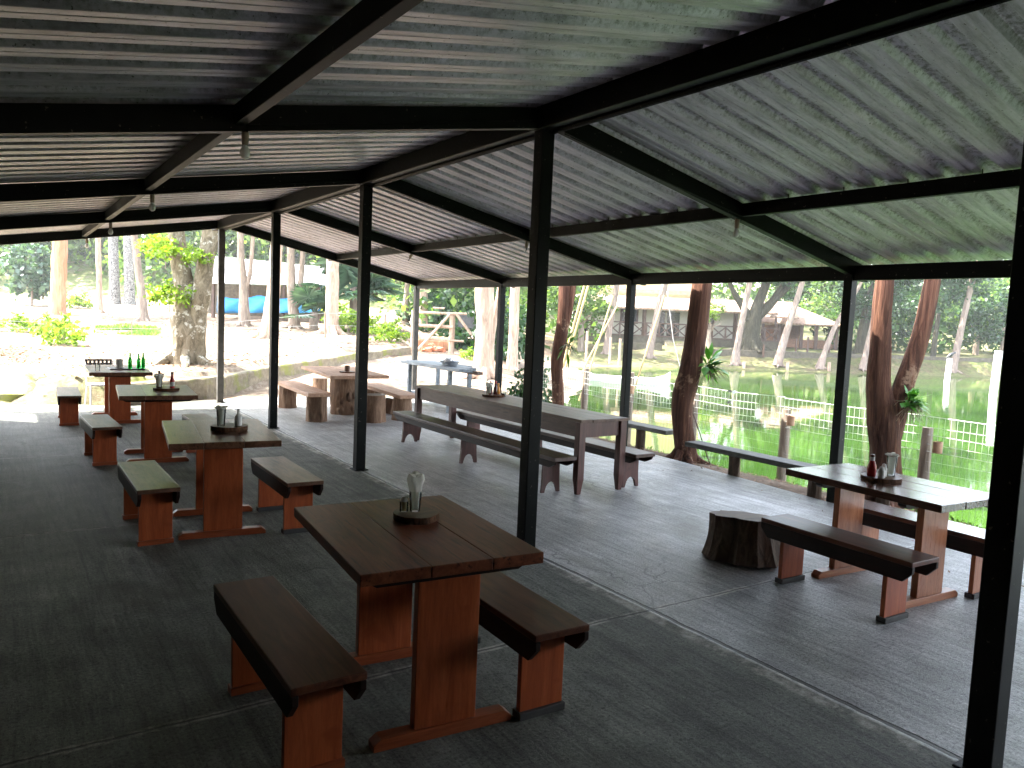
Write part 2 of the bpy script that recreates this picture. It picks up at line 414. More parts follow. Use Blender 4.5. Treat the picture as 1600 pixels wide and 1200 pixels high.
def concrete():
    a = NT('brushed_concrete'); g = a.n('NewGeometry'); pos = g.outputs['Position']
    big = a.noise(a.coord((1, 1, 1), 'World'), .55, 5, .6)
    med = a.noise(a.coord((1, 1, 1), 'World'), 3.2, 7, .68)
    br = a.noise(a.coord((13, .8, 1), 'World', (0, 0, R(-4))), 1.6, 9, .78, .6)
    gr = a.noise(a.coord((1, 1, 1), 'World'), 55, 5, .8)
    col = a.ramp(big, [(.3, (.27, .272, .262)), (.7, (.54, .545, .54))])
    col = a.mix(.9, col, a.ramp(med, [(.32, .58), (.5, .95), (.68, 1.3)]), 'MULTIPLY')
    col = a.mix(.9, col, a.ramp(br, [(.34, .42), (.5, .95), (.66, 1.4)]), 'MULTIPLY')
    col = a.mix(1.0, col, a.ramp(gr, [(.36, .22), (.46, .85), (.6, 1.2), (.7, 1.9)]), 'MULTIPLY')
    # pale worn blotches
    bl = a.ramp(a.noise(a.coord((1, .6, 1), 'World'), 2.6, 9, .8, .4), [(.56, 0), (.63, .75)])
    blot = a.math('MULTIPLY', bl, a.ramp(gr, [(.4, .2), (.55, 1)]))
    st = a.ramp(a.noise(a.coord((1, 1, 1), 'World'), .9, 4, .6, .5), [(.56, 0), (.70, .65)])
    col = a.mix(st, col, (.13, .118, .085))
    vc = a.n('TexVoronoi', feature='DISTANCE_TO_EDGE'); vc.inputs['Scale'].default_value = .33; dv = a.n('VectorMath', operation='ADD'); a.l(a.coord((1, 1, .01), 'World'), dv.inputs[0])
    nz = a.n('TexNoise'); nz.inputs['Scale'].default_value = 1.3; nz.inputs['Detail'].default_value = 6; a.l(a.coord((1, 1, 1), 'World'), nz.inputs['Vector']); a.l(nz.outputs['Color'], dv.inputs[1]); a.l(dv.outputs[0], vc.inputs['Vector'])
    crk = a.math('MULTIPLY', a.ramp(vc.outputs['Distance'], [(.0015, 1), (.004, 0)]), a.ramp(big, [(.50, 0), (.58, .8)]))
    col = a.mix(crk, col, (.05, .05, .045))
    # joints between the slabs
    sx = a.n('SeparateXYZ'); a.l(pos, sx.inputs[0])
    wob = a.math('MULTIPLY', a.math('SUBTRACT', a.noise(a.coord((1, 1, 1), 'World'), 2.0, 6, .7), .5), .05)
    xx = a.math('ADD', sx.outputs[0], wob); yy = a.math('ADD', sx.outputs[1], a.math('MULTIPLY', wob, 1.3))
    dx = a.math('ABSOLUTE', a.math('ADD', xx, .045))
    yr = a.math('DIVIDE', a.math('ADD', yy, 341.4), 3.4)
    dy = a.math('MULTIPLY', a.math('ABSOLUTE', a.math('SUBTRACT', yr, a.math('ROUND', yr))), 3.4)
    rag = a.math('ADD', .4, a.noise(a.coord((1, 1, 1), 'World'), 7, 6, .75))
    def line(d, wd): 
        return a.ramp(a.math('DIVIDE', d, a.math('MULTIPLY', rag, wd)), [(.6, 1), (1.0, 0)])
    brk = a.ramp(a.noise(a.coord((1, 1, 1), 'World'), 4.5, 6, .8), [(.45, .05), (.6, .95)])
    old = a.ramp(a.math('ADD', xx, .5), [(.47, 1), (.485, 0)])        # older, darker pour left of the ridge joint, colour deepened for dimmer light
    col = a.mix(old, col, a.mix(1.0, col, (.36, .365, .31), 'MULTIPLY'))
    col = a.mix(blot, col, a.mix(old, (.55, .55, .53), (.21, .21, .19)))
    pale = a.mix(1.0, a.mix(1.0, line(dx, .085), line(dy, .035), 'LIGHTEN'), brk, 'MULTIPLY')
    col = a.mix(pale, col, a.mix(old, (.74, .72, .65), (.44, .42, .36)))
    dk = a.mix(1.0, line(a.math('ABSOLUTE', a.math('ADD', xx, -.012)), .022), a.math('MULTIPLY', line(dy, .010), .7), 'LIGHTEN')
    col = a.mix(dk, col, (.02, .02, .018))
    rg = a.mix(old, a.ramp(med, [(.3, .30), (.7, .50)]), (.62, .62, .62))
    a.set(base=col, rough=rg, spec=a.math('SUBTRACT', .5, a.math('MULTIPLY', old, .25)))
    h = a.math('ADD', a.math('MULTIPLY', br, .5), a.math('ADD', a.math('MULTIPLY', gr, .9), a.math('MULTIPLY', med, .4)))
    h = a.math('SUBTRACT', h, a.math('MULTIPLY', dk, 2.0))
    a.bump(h, .9, .010)
    return a.m
M['concrete'] = concrete()

def roofing():
    a = NT('galvanised_roof_sheet')
    v = a.coord((1, 1, 1), 'World'); big = a.noise(v, .7, 4, .6); sp = a.noise(v, 28, 5, .75)
    st = a.noise(a.coord((1.2, 9, 1), 'World'), 1.6, 6, .7)
    col = a.ramp(big, [(.3, (.55, .515, .565)), (.7, (.72, .675, .735))])
    col = a.mix(.7, col, a.ramp(st, [(.32, .32), (.5, .9), (.7, 1.3)]), 'MULTIPLY')
    rib = a.n('Attribute', attribute_name='rib')
    dirt = a.ramp(sp, [(.45, 0), (.62, .85)])
    col = a.mix(a.math('MULTIPLY', dirt, a.math('ADD', .15, a.math('MULTIPLY', rib.outputs['Fac'], .85))), col, (.16, .15, .12))
    fl = a.ramp(a.noise(v, 60, 2, .5), [(.68, 0), (.72, .8)])
    col = a.mix(fl, col, (.06, .055, .045))
    a.set(base=col, rough=a.ramp(big, [(.3, .36), (.7, .5)]), metal=.32)
    a.bump(a.math('ADD', sp, big), .12, .004); return a.m
M['roof'] = roofing()

def groundmat():
    a = NT('earth_and_sand'); v = a.coord((1, 1, 1), 'World')
    f = a.noise(v, .35, 6, .65); g = a.noise(v, 5, 8, .75); hh = a.noise(v, 38, 4, .7)
    col = a.ramp(g, [(.3, (.11, .08, .052)), (.5, (.24, .185, .135)), (.72, (.38, .32, .25))])
    col = a.mix(a.ramp(f, [(.5, 0), (.62, .75)]), col, a.ramp(g, [(.3, (.09, .058, .038)), (.7, (.26, .185, .13))]))
    col = a.mix(.6, col, a.ramp(hh, [(.3, .55), (.7, 1.3)]), 'MULTIPLY')
    er = a.n('Attribute', attribute_name='earth_shade'); col = a.mix(er.outputs['Fac'], col, a.ramp(g, [(.3, (.045, .030, .020)), (.7, (.15, .105, .075))]))  # bare earth, plus yard tree shade mixed into the colour
    gr = a.n('Attribute', attribute_name='grass')
    gm = a.math('MULTIPLY', gr.outputs['Fac'], a.ramp(a.noise(v, 1.3, 6, .7), [(.35, .15), (.55, 1.0)]))
    col = a.mix(gm, col, a.ramp(g, [(.3, (.05, .09, .02)), (.7, (.16, .20, .055))]))
    a.set(base=col, rough=.95, spec=.15); a.bump(a.math('ADD', g, a.math('MULTIPLY', hh, .5)), .8, .04); return a.m
M['ground'] = groundmat()

def water():
    a = NT('green_pond_water'); v = a.coord((1, 1, 1), 'World')
    al = a.noise(v, .22, 5, .6)
    a.set(base=a.ramp(al, [(.35, (.011, .032, .003)), (.65, (.027, .066, .006))]), rough=.02, spec=.5)
    a.b.inputs['IOR'].default_value = 1.33
    h = a.math('ADD', a.noise(a.coord((1, 1, 1), 'World'), 2.2, 4, .6), a.math('MULTIPLY', a.noise(v, 7, 3, .6), .35))
    a.bump(h, .05, .03); return a.m
M['water'] = water()

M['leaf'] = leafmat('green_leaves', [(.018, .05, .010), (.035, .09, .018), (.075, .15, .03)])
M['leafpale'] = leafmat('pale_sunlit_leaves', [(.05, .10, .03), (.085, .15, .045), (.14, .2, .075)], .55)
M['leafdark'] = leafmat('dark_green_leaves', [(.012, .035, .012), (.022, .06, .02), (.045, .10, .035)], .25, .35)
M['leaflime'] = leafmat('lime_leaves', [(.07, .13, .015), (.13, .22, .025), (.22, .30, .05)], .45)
M['leafteal'] = leafmat('bluish_palm_leaves', [(.035, .075, .05), (.06, .12, .08), (.11, .18, .13)], .25, .35)
M['leaforchid'] = leafmat('glossy_orchid_leaves', [(.03, .12, .015), (.06, .2, .025), (.10, .27, .04)], .3, .3)
M['grass'] = leafmat('grass_blades', [(.045, .10, .015), (.09, .17, .028), (.15, .23, .05)], .35, .6)
M['litter'] = leafmat('dry_leaves', [(.06, .03, .018), (.16, .085, .05), (.30, .19, .12)], .1, .8)
M['root'] = simple('dry_aerial_roots', (.22, .17, .12), .8, 0, .3)
M['petal'] = simple('white_orchid_petals', (.8, .8, .78), .6, 0, .05)

# ------------------------------------------------------------------ ground, pond, floor
def axis(stops):
    out = []
    for a, b, st in stops:
        n = max(1, round((b - a) / st)); out += [a + (b - a) * i / n for i in range(n)]
    return out + [stops[-1][1]]
XS = axis([(-420, -60, 40), (-60, -16, 4), (-16, -5, .9), (-5, 9, .42), (9, 40, 1.0), (40, 64, 1.6), (64, 110, 5), (110, 420, 40)])
YS = axis([(-420, -60, 40), (-60, -12, 4), (-12, 7, .6), (7, 24, .42), (24, 50, 1.0), (50, 76, 1.6), (76, 130, 5), (130, 420, 40)])
vs = []; gr = []; ea = []
for yy in YS:
    for xx in XS:
        far = max(0, math.hypot(xx, yy) - 115)
        vs.append((xx, yy, gz(xx, yy) + far * .02))
        dp = sd_poly((xx, yy), POND)
        s_, d_ = (xx - CAM[0]) * RX + (yy - CAM[1]) * RY, (xx - CAM[0]) * FX + (yy - CAM[1]) * FY
        px_ = 800 + 1194 * s_ / max(d_, 1)
        g_ = 0
        if -.3 < dp < 1.4 and xx < 8: g_ = 1 - smooth(.4, .8, dp)
        elif d_ > 40 and px_ > 860: g_ = .7 if d_ > 47 else .5
        elif d_ > 57: g_ = .9
        elif 24 < d_ < 29 and 130 < px_ < 300: g_ = .9
        elif 9.5 < d_ < 15 and px_ < 200: g_ = .5
        gr.append(g_)
        e_ = 0
        if px_ < 660 and 28 < d_ < 44: e_ = .95 * smooth(28, 32, d_) * (1 - smooth(39, 44, d_)) * (.6 + .9 * noise.noise(Vector((xx * .22, yy * .22, 9))))  # brown band: shade of the yard trees painted into the ground
        elif px_ > 840 and 40 < d_ < 49: e_ = .9
        elif 3.6 < xx < 5.4 and -8 < yy < 9: e_ = .55
        ea.append(max(0, min(1, e_)))
nx = len(XS)
fs = [(j * nx + i, j * nx + i + 1, (j + 1) * nx + i + 1, (j + 1) * nx + i) for j in range(len(YS) - 1) for i in range(nx - 1)]
mb = MB(); mb.add(vs, fs); ground = mb.build('ground', M['ground'], smooth=True); tag(ground, kind='structure')
at_ = ground.data.attributes.new('grass', 'FLOAT', 'POINT'); at_.data.foreach_set('value', gr)
at_ = ground.data.attributes.new('earth_shade', 'FLOAT', 'POINT'); at_.data.foreach_set('value', ea)
mb = MB(); P2 = [(5.3, -60), (5.3, 7.2), (7.0, 10.5), base_at(905, 26), base_at(888, 40.2), base_at(1080, 43.2), base_at(1320, 45), base_at(1550, 47), base_at(1900, 50.5), (92, -8), (92, -60)]
mb.add([(x, y, WATER) for x, y in P2], [tuple(range(len(P2)))[::-1]])
wtr = mb.build('pond_water', M['water']); tag(wtr, kind='structure')
if wtr.data.polygons[0].normal.z < 0: wtr.data.flip_normals()

FLOOR = [(-4.6, -14), (3.62, -14), (3.78, -2), (3.97, 0), (4.2, 2.5), (4.3, 6), (4.2, 10.1), (3.0, 10.7), (1.2, 10.9), (-.4, 10.55), (-1.7, 9.95), (-2.5, 10.5), (-4.6, 10.6)]
mb = MB(); mb.prism(FLOOR, -.16, 0, 'z'); fl = mb.build('concrete_floor', M['concrete'], bevel=.008); tag(fl, kind='structure')

# ------------------------------------------------------------------ pavilion
B = 3.4
def zs(x): return 3.44 - .211 * x if x > 0 else 3.41 - .178 * -x       # underside of the roof sheets
PX, EX = 2.245, 4.06
pav = thing('pavilion', 'open pavilion of dark steel posts under a corrugated metal gable roof', 'pavilion', (0, 0, 0))
ks = range(-3, 4)
for k in ks:
    y = k * B
    p = MB(); p.box((-.056, y - .056, 0), (.056, y + .056, 3.30)); p.box((-.085, y - .085, .0), (.085, y + .085, .012)); p.build('post', M['steel'] if k < 3 else M['sunlit_steel'], pav, bevel=.006)
    for sg in (1, -1):
        p = MB(); xe = EX * sg
        p.box((xe - .05, y - .05, -.1), (xe + .05, y + .05, zs(xe) - .145)); p.build('post', M['steel'] if k < 3 else M['sunlit_steel'], pav, bevel=.006)
        p = MB(); p.beam((.04 * sg, y, zs(.04 * sg) - .004), ((EX + .25) * sg, y, zs((EX + .25) * sg) - .004), .075, .152)
        p.build('rafter', M['steel'], pav, bevel=.004)
Y0, Y1 = -3 * B - .5, 3 * B + .42
p = MB(); p.box((-.085, Y0, 3.235), (.085, Y1, 3.402)); p.build('ridge_beam', M['steel'], pav, bevel=.005)
p = MB(); p.tube([(.03, Y0, 3.225), (.03, Y1 - .5, 3.225)], .02, 8); p.build('conduit', M['steel'], pav, smooth=True)
for sg in (1, -1):
    for k in range(-3, 3):
        a, b = k * B + .038, (k + 1) * B - .038
        p = MB(); p.box((PX * sg - .03, a, zs(PX * sg) - .124), (PX * sg + .03, b, zs(PX * sg) - .008)); p.build('purlin', M['steel'], pav, bevel=.004)
        p = MB(); p.box((EX * sg - .035, a - .001, 2.375), (EX * sg + .035, b + .001, 2.53)); p.build('eave_beam', M['steel'], pav, bevel=.004)
        # J-shaped roof hooks
        p = MB()
        yy = a + .2
        while yy < b:
            xo = PX * sg - .034 * (1 if sg > 0 else -1)
            p.tube([(xo, yy, zs(PX * sg) + .02), (xo + .008, yy, zs(PX * sg) - .03)], .004, 5)
            yy += .524
        p.build('roof_hooks', M['steel'], pav)
    p = MB(); p.box((PX * sg - .03, 3 * B + .038, zs(PX * sg) - .124), (PX * sg + .03, Y1, zs(PX * sg) - .008)); p.build('purlin', M['steel'], pav)
PER = .262
def sheet(sg, k, xa, xb, lift):
    """one bay of trapezoid roof sheets, ribs running down the slope"""
    ya, yb = k * B - (.12 if k > -3 else .6), (k + 1) * B + (.0 if k < 2 else .42)
    prof = []
    n0 = math.floor(ya / PER); n1 = math.ceil(yb / PER)
    for i in range(n0, n1 + 1):
        o = i * PER; jog = .003 * math.sin(i * 12.9)
        for dy, dz, rb in ((0, 0, 0), (.055, 0, 0), (.062, .006, .3), (.069, 0, 0), (.128, 0, 0), (.132, .004, .2), (.154, .041 + jog, 1), (.162, .045 + jog, 1), (.224, .045 + jog, 1), (.232, .041 + jog, 1), (.256, .003, .2)):
            yy = o + dy
            if ya <= yy <= yb: prof.append((yy, dz, rb))
    xs = [xa + (xb - xa) * t / 6 for t in range(7)]
    vs = []; rb = []
    for j, x in enumerate(xs):
        sag = .006 * math.sin(j * 1.3 + k * 2.1)
        for yy, dz, r_ in prof:
            vs.append((x * sg, yy, zs(x * sg) + dz + lift + sag * .4)); rb.append(r_)
    n = len(prof); fs = []
    for j in range(len(xs) - 1):
        for i in range(n - 1):
            f = (j * n + i, j * n + i + 1, (j + 1) * n + i + 1, (j + 1) * n + i)
            fs.append(f if sg < 0 else f[::-1])
    q = MB(); q.add(vs, fs); o = q.build('roof_sheet', M['roof'], pav, smooth=False)
    at = o.data.attributes.new('rib', 'FLOAT', 'POINT'); at.data.foreach_set('value', rb)
for sg in (1, -1):
    for k in range(-3, 3):
        sheet(sg, k, .04, 4.36, .0 if k % 2 == 0 else .006)
p = MB(); p.add([(-.32, Y0, zs(-.32) + .05), (0, Y0, zs(.001) + .055), (.32, Y0, zs(.32) + .05), (-.32, Y1, zs(-.32) + .05), (0, Y1, zs(.001) + .055), (.32, Y1, zs(.32) + .05)], [(0, 1, 4, 3), (1, 2, 5, 4)])
p.build('ridge_cap', M['roof'], pav)
p = MB(); p.box((-4.42, -7.0, 0), (-4.22, 9.3, 2.62)); p.box((-4.2, -7.15, 0), (4.3, -6.95, 2.5)); p.build('wall', simple('unseen_shade_wall', (.06, .045, .035), .9), pav)  # unseen left and rear walls, added to keep daylight off the floor

# bulbs under the rafters
def bulb(x, y, zb, label, tilt=0, glass=True, group='lamp sockets under the rafters'):
    t = thing('light_bulb' if glass else 'lamp_socket', label, 'light bulb' if glass else 'lamp socket', (x, y, zb), 0, group); t.rotation_euler = (0, tilt, 0)
    sg = 1 if x > 0 else -1; L_ = abs(x) - .15
    if not tilt:
        p = MB(); p.tube([(0, -.045, -.01), (0, -.052, .03), (-sg * L_ * .5, -.052, .035 + L_ * .5 * .19 - .012), (-sg * L_, -.05, .03 + L_ * .19)], .005, 5); p.build('cable', M['steel'], t)
    p = MB(); p.lathe([(.012, .03), (.020, .02), (.022, -.02), (.019, -.075), (.012, -.078)], 14); p.build('socket', M['socket'], t, smooth=True)
    if glass:
        p = MB(); p.lathe([(.012, -.078), (.016, -.085), (.028, -.108), (.031, -.125), (.026, -.146), (.012, -.158), (.001, -.160)], 16); p.build('bulb', M['bulb'], t, smooth=True)
    else:
        p = MB(); p.tube([(0, 0, -.07), (.004, 0, -.10), (-.004, .0, -.13)], .006, 6); p.build('wire_end', M['black'], t)
    return t
ZB = zs(PX) - .155
bulb(-2.2, 0, zs(-2.2) - .155, 'white bulb hanging from the nearest rafter of the left roof slope')
bulb(-2.2, B, zs(-2.2) - .155, 'white bulb hanging from the second rafter on the left, beyond the nearest bulb')
bulb(-2.2, 2 * B, zs(-2.2) - .155, 'small white bulb on the third rafter of the left roof slope')
bulb(-2.2, 3 * B, zs(-2.2) - .155, 'farthest white bulb, on the gable end rafter before the trees')
bulb(2.22, 0, ZB, 'white bulb under the right roof slope where rafter and purlin cross')
bulb(2.22, B, ZB, 'empty dangling socket under the right slope beside the tall middle post', .1, False)
bulb(2.25, 2 * B, ZB, 'bent empty socket under the right slope, farther from the middle post', .5, False)

# ------------------------------------------------------------------ tables and benches
def trestle_table(label, x, y, rz, wd, l, h, ya, yb, lm, fm, seed):
    t = thing('trestle_table', label, 'table', (x, y, 0), rz, 'trestle tables of the pavilion'); rnd = random.Random(seed)
    p = MB(); n = 3; e = -wd / 2
    ws = [wd * f for f in ((.36, .34, .30), (.3, .36, .34), (.33, .33, .34))[seed % 3]]
    for i in range(n):
        p.box((e + (.0006 if i else 0), -l / 2 + rnd.uniform(-.004, .004), h - .05 - rnd.uniform(0, .002)), (e + ws[i] - (.0006 if i < n - 1 else 0), l / 2 + rnd.uniform(-.004, .004), h + rnd.uniform(-.0015, .0015))); e += ws[i]
    p.build('tabletop', M['topworn'] if seed in (1, 2) else M['topgloss'] if x > 0 else M['top'], t, bevel=.004)
    for yy in (ya, yb):
        p = MB(); p.box((-.145, yy - .025, .052), (.145, yy + .025, h - .088)); p.build('leg', lm, t, bevel=.004)
        p = MB(); p.prism([(-.325, .0), (.325, .0), (.325, .028), (.293, .052), (-.293, .052), (-.325, .028)], yy - .035, yy + .035, 'y'); p.build('foot', fm, t, bevel=.003)
        p = MB(); p.prism([(-.36, h - .055), (.36, h - .055), (.36, h - .068), (.33, h - .086), (-.33, h - .086), (-.36, h - .068)], yy - .03, yy + .03, 'y'); p.build('cleat', M['apron'], t)
    return t

def bench(label, x, y, rz, l, h, ya, yb, lm, fm, wd=.295):
    t = thing('bench', label, 'bench', (x, y, 0), rz, 'low benches beside the trestle tables')
    p = MB(); p.box((-wd / 2, -l / 2, h - .032), (wd / 2, l / 2, h)); p.build('seat', M['seatworn'] if y > 0 else M['seatgloss'] if x > 2 else M['seat'], t, bevel=.005)
    for sg in (-1, 1):
        xo = sg * (wd / 2 - .016)
        p = MB(); p.prism([(-l / 2, h - .033), (-l / 2, h - .07), (-l / 2 + .06, h - .135), (l / 2 - .06, h - .135), (l / 2, h - .07), (l / 2, h - .033)], xo - .013, xo + .013, 'x'); p.build('side_rail', M['apron'], t, bevel=.003)
    for yy in (ya, yb):
        p = MB(); p.box((-wd / 2 + .030, yy - .016, .03), (wd / 2 - .030, yy + .016, h - .034)); p.build('leg', lm, t, bevel=.003)
        p = MB(); p.box((-wd / 2 + .022, yy - .034, 0), (wd / 2 - .022, yy + .034, .036)); p.build('foot', fm, t, bevel=.003)
    return t

L, F, LR_, FR_, ST = M['leg'], M['foot'], M['legr'], M['footr'], M['strip']
TABLES = [
 ('nearest dark brown trestle table with red legs, napkin glass on a wood slice', -1.80, -1.55, R(-5), .84, 1.14, .79, -.475, .31, L, F, 0),
 ('second red legged trestle table on the left, worn top with napkin glass and jar', -1.935, 1.77, R(-7), .81, 1.25, .79, -.40, .33, L, F, 1),
 ('third red legged trestle table on the left, napkins and a red sauce bottle on it', -1.91, 5.07, R(-5), .81, 1.28, .79, -.46, .2, L, F, 2),
 ('farthest trestle table by the sunny yard, carrying three green bottles', -1.95, 8.33, R(-2), .83, 1.5, .79, -.46, .45, L, F, 1),
 ('trestle table with light amber legs by the pond, dark glossy top with ketchup', 1.87, -1.84, R(-4), .74, 1.22, .77, -.34, .31, LR_, FR_, 0)]
for a in TABLES: trestle_table(*a)
BENCHES = [
 ('nearest dark bench, left of the nearest trestle table, red legs', -2.43, -1.60, 0, 1.22, .455, -.43, .36, L, F),
 ('dark bench right of the nearest trestle table with grey foot strips', -1.355, -1.68, R(-2), 1.14, .455, -.41, .40, L, ST),
 ('bench with a yellowish sheen left of the second trestle table', -2.475, 1.79, 0, 1.16, .455, -.42, .41, L, F),
 ('bench right of the second trestle table, worn pale brown seat', -1.42, 1.61, R(-1), 1.14, .455, -.38, .40, L, ST),
 ('boxy bench left of the third trestle table', -2.50, 4.98, R(2), 1.08, .455, -.33, .36, L, F),
 ('bench right of the third trestle table, mostly hidden behind the second table', -1.425, 4.75, 0, 1.1, .455, -.38, .38, L, F),
 ('farthest bench, left of the table with green bottles, edge of the shade', -2.61, 8.29, R(-2), 1.36, .455, -.44, .42, L, F),
 ('dark bench on the near side of the amber legged table, beside the stump', 1.325, -1.86, R(-2), 1.15, .445, -.39, .40, L, ST),
 ('bench on the pond side of the amber legged table, seat shining pale', 2.345, -1.88, R(-2), 1.2, .45, -.42, .45, LR_, ST)]
for a in BENCHES: bench(*a)

# long farmhouse table and its benches
t = thing('long_table', 'long weathered plank table with four plum brown tapered legs', 'table', (1.885, 3.22, 0), R(.5))
p = MB(); e = -.335
for wd in (.16, .175, .165, .17):
    p.box((e + .002, -1.9 + random.uniform(-.012, .012), .768), (e + wd - .002, 1.9 + random.uniform(-.012, .012), .80 + random.uniform(-.002, .002))); e += wd
p.build('tabletop', M['old'], t, bevel=.004)
for lo, hi in (((-.30, -1.80, .605), (-.275, 1.80, .767)), ((.275, -1.80, .605), (.30, 1.80, .767))):
    p = MB(); p.box(lo, hi); p.build('side_rail', M['plumrail'], t)
for yy in (-1.845, 1.845):
    p = MB(); p.box((-.245, yy - .013, .605), (.245, yy + .013, .767)); p.build('end_rail', M['plum'], t)
for sx in (-1, 1):
    for sy in (-1, 1):
        p = MB(); cx, cy = sx * .2875, sy * 1.845; a = .042
        vs = []
        for z, q in ((0, .024), (.10, .034), (.16, a), (.766, a)):
            vs += [(cx - q, cy - q, z), (cx + q, cy - q, z), (cx + q, cy + q, z), (cx - q, cy + q, z)]
        fs = [(3, 2, 1, 0), (12, 13, 14, 15)]
        for i in range(3):
            for k in range(4): fs.append((i * 4 + k, i * 4 + (k + 1) % 4, i * 4 + 4 + (k + 1) % 4, i * 4 + 4 + k))
        p.add(vs, fs); p.build('leg', M['plum'], t, bevel=.003)

def long_bench(label, x, y, l, h, ys, rz=0):
    t = thing('long_bench', label, 'bench', (x, y, 0), rz, 'long benches at the plank table'); wd = .29
    p = MB(); p.box((-wd / 2, -l / 2, h - .04), (wd / 2, l / 2, h)); p.build('seat', M['oldseat'], t, bevel=.006)
    for sg in (-1, 1):
        xo = sg * (wd / 2 - .03)
        p = MB(); p.prism([(-l / 2 + .01, h - .041), (-l / 2 + .03, h - .075), (-l / 2 + .12, h - .115), (l / 2 - .12, h - .115), (l / 2 - .03, h - .075), (l / 2 - .01, h - .041)], xo - .012, xo + .012, 'x'); p.build('side_rail', M['apron'], t)
    for yy in ys:
        hw = .12; arch = [(hw, 0), (hw - .03, h - .043), (-hw + .03, h - .043), (-hw, 0), (-hw + .035, 0)]
        arch = [(-hw, 0), (-hw + .035, 0)] + [(-.078 * math.cos(a), .115 * math.sin(a)) for a in [math.pi * i / 10 for i in range(1, 10)]] + [(hw - .035, 0), (hw, 0), (hw - .012, .16), (hw - .014, h - .043), (-hw + .014, h - .043), (-hw + .012, .16)]
        p = MB(); p.prism(arch, yy - .016, yy + .016, 'y'); p.build('leg', M['plum'], t)
    return t
long_bench('long bench with arched feet on the near side of the plank table', 1.405, 3.28, 3.9, .415, (-1.70, .02, 1.68))
long_bench('long bench with arched feet on the pond side of the plank table', 2.395, 3.16, 3.9, .41, (-1.72, .1, 1.66), R(.6))

# log furniture
def log(mb, x, y, z0, z1, r, seed, n=22, flare=.05, mi=(0, 1), lean=(0, 0), jit=.18):
    ring = []
    zz = [z0 + (z1 - z0) * i / 6 for i in range(7)]
    pts = [(x + lean[0] * i / 6, y + lean[1] * i / 6, z) for i, z in enumerate(zz)]
    rad = [r * (1 + flare * (1 - i / 6) ** 2) for i in range(7)]
    mb.tube(pts, rad, n, False, jit, seed, mi[0], 1.2)
    m0 = len(mb.v) - n
    mb.f.append(tuple(range(m0, m0 + n))); mb.mi.append(mi[1])
    m1 = len(mb.v) - 7 * n
    mb.f.append(tuple(range(m1, m1 + n))[::-1]); mb.mi.append(mi[0])
LOGM = [M['log'], M['logtop']]
t = thing('log_table', 'rustic plank table standing on one thick burled log', 'table', (1.64, 8.12, 0), R(-6))
p = MB(); p.box((-.52, -1.08, .71), (-.002, 1.10, .765)); p.box((.002, -1.02, .712), (.50, 1.05, .768)); p.build('tabletop', M['plank'], t, bevel=.012)
p = MB(); log(p, 0, 0, 0, .709, .235, 3, 28, .06); p.build('log_base', LOGM, t, smooth=True)
p = MB(); rn = random.Random(4)
for i in range(9):
    a = -math.pi / 2 + rn.uniform(-.75, .75); z = rn.uniform(.05, .42); r = .22
    c = Vector((r * math.cos(a), r * math.sin(a), z)); q = rn.uniform(.035, .065)
    p.lathe([(q * .2, -q * 1.5), (q * .8, -q), (q, 0), (q * .75, q), (q * .15, q * 1.7)], 9, c)
p.build('burl', M['log'], t, smooth=True)
def log_bench(label, x, y, rz, l, ys, hs):
    t = thing('log_bench', label, 'bench', (x, y, 0), rz, 'plank benches on logs')
    p = MB(); p.prism([(-.2, -l / 2), (.19, -l / 2 + .03), (.21, l / 2), (-.18, l / 2 - .02)], hs, hs + .065, 'z'); p.build('seat', M['plank'], t, bevel=.01)
    for i, yy in enumerate(ys):
        p = MB(); log(p, .0, yy, 0, hs - .001, .165, i * 5 + x, 20, .06); p.build('log_leg', LOGM, t, smooth=True)
    return t
log_bench('pale plank bench on two logs, left of the log table', .92, 8.25, R(-3), 2.25, (-.92, .92), .415)
log_bench('reddish plank bench on two logs, right of the log table', 2.36, 7.82, R(-4), 2.2, (-.72, .85), .40)
def stool(name, label, x, y, h, r, seed, mats=LOGM, lean=(0, 0), jit=.18, flare=.06):
    p = MB(); log(p, 0, 0, 0, h, r, seed, 26, flare, lean=lean, jit=jit)
    o = p.build(name, mats, None, smooth=True, loc=(x, y, 0)); return tag(o, label, 'stool')
stool('log_stool', 'upright log stool at the near end of the log table', 1.745, 7.02, .455, .20, 9)
stool('log_stool', 'short tilted log stump beside the right log bench', 2.46, 7.86, .27, .15, 12, lean=(.04, 0))
stool('log_stool', 'small sunlit log stump beyond the log table', 2.05, 10.5, .42, .15, 15)
stool('tree_stump_stool', 'wide dark tree stump seat next to the dark bench by the pond table', 1.455, -.93, .335, .255, 21, [M['darklog'], M['logtop']], (.03, .02), .30, .32)

# plank benches along the pond edge
def edge_bench(label, x, ya, yb, h, posts):
    t = thing('edge_bench', label, 'bench', (x, (ya + yb) / 2, 0), 0, 'plank benches along the pond edge'); m_ = (ya + yb) / 2
    p = MB(); p.box((-.13, ya - m_, h - .065), (.14, yb - m_, h)); p.build('seat', M['green_plank'], t, bevel=.008)
    for yy in posts:
        p = MB(); p.tube([(0, yy - m_, -.12), (.005, yy - m_, h * .5), (0, yy - m_, h - .066)], [.075, .07, .072], 10, True, .15, yy); p.build('leg', M['darklog'], t)
    return t
edge_bench('dark plank bench at the pond edge between two tree trunks, farther one', 4.62, 2.98, 5.4, .31, (3.62, 4.9))
edge_bench('dark plank bench outside the floor edge behind the amber legged table', 4.16, -.75, 2.17, .31, (1.44, .3, -.5))
edge_bench('dark plank bench at the pond edge past the nearest right post', 4.47, -4.4, -1.15, .29, (-1.45, -2.9))

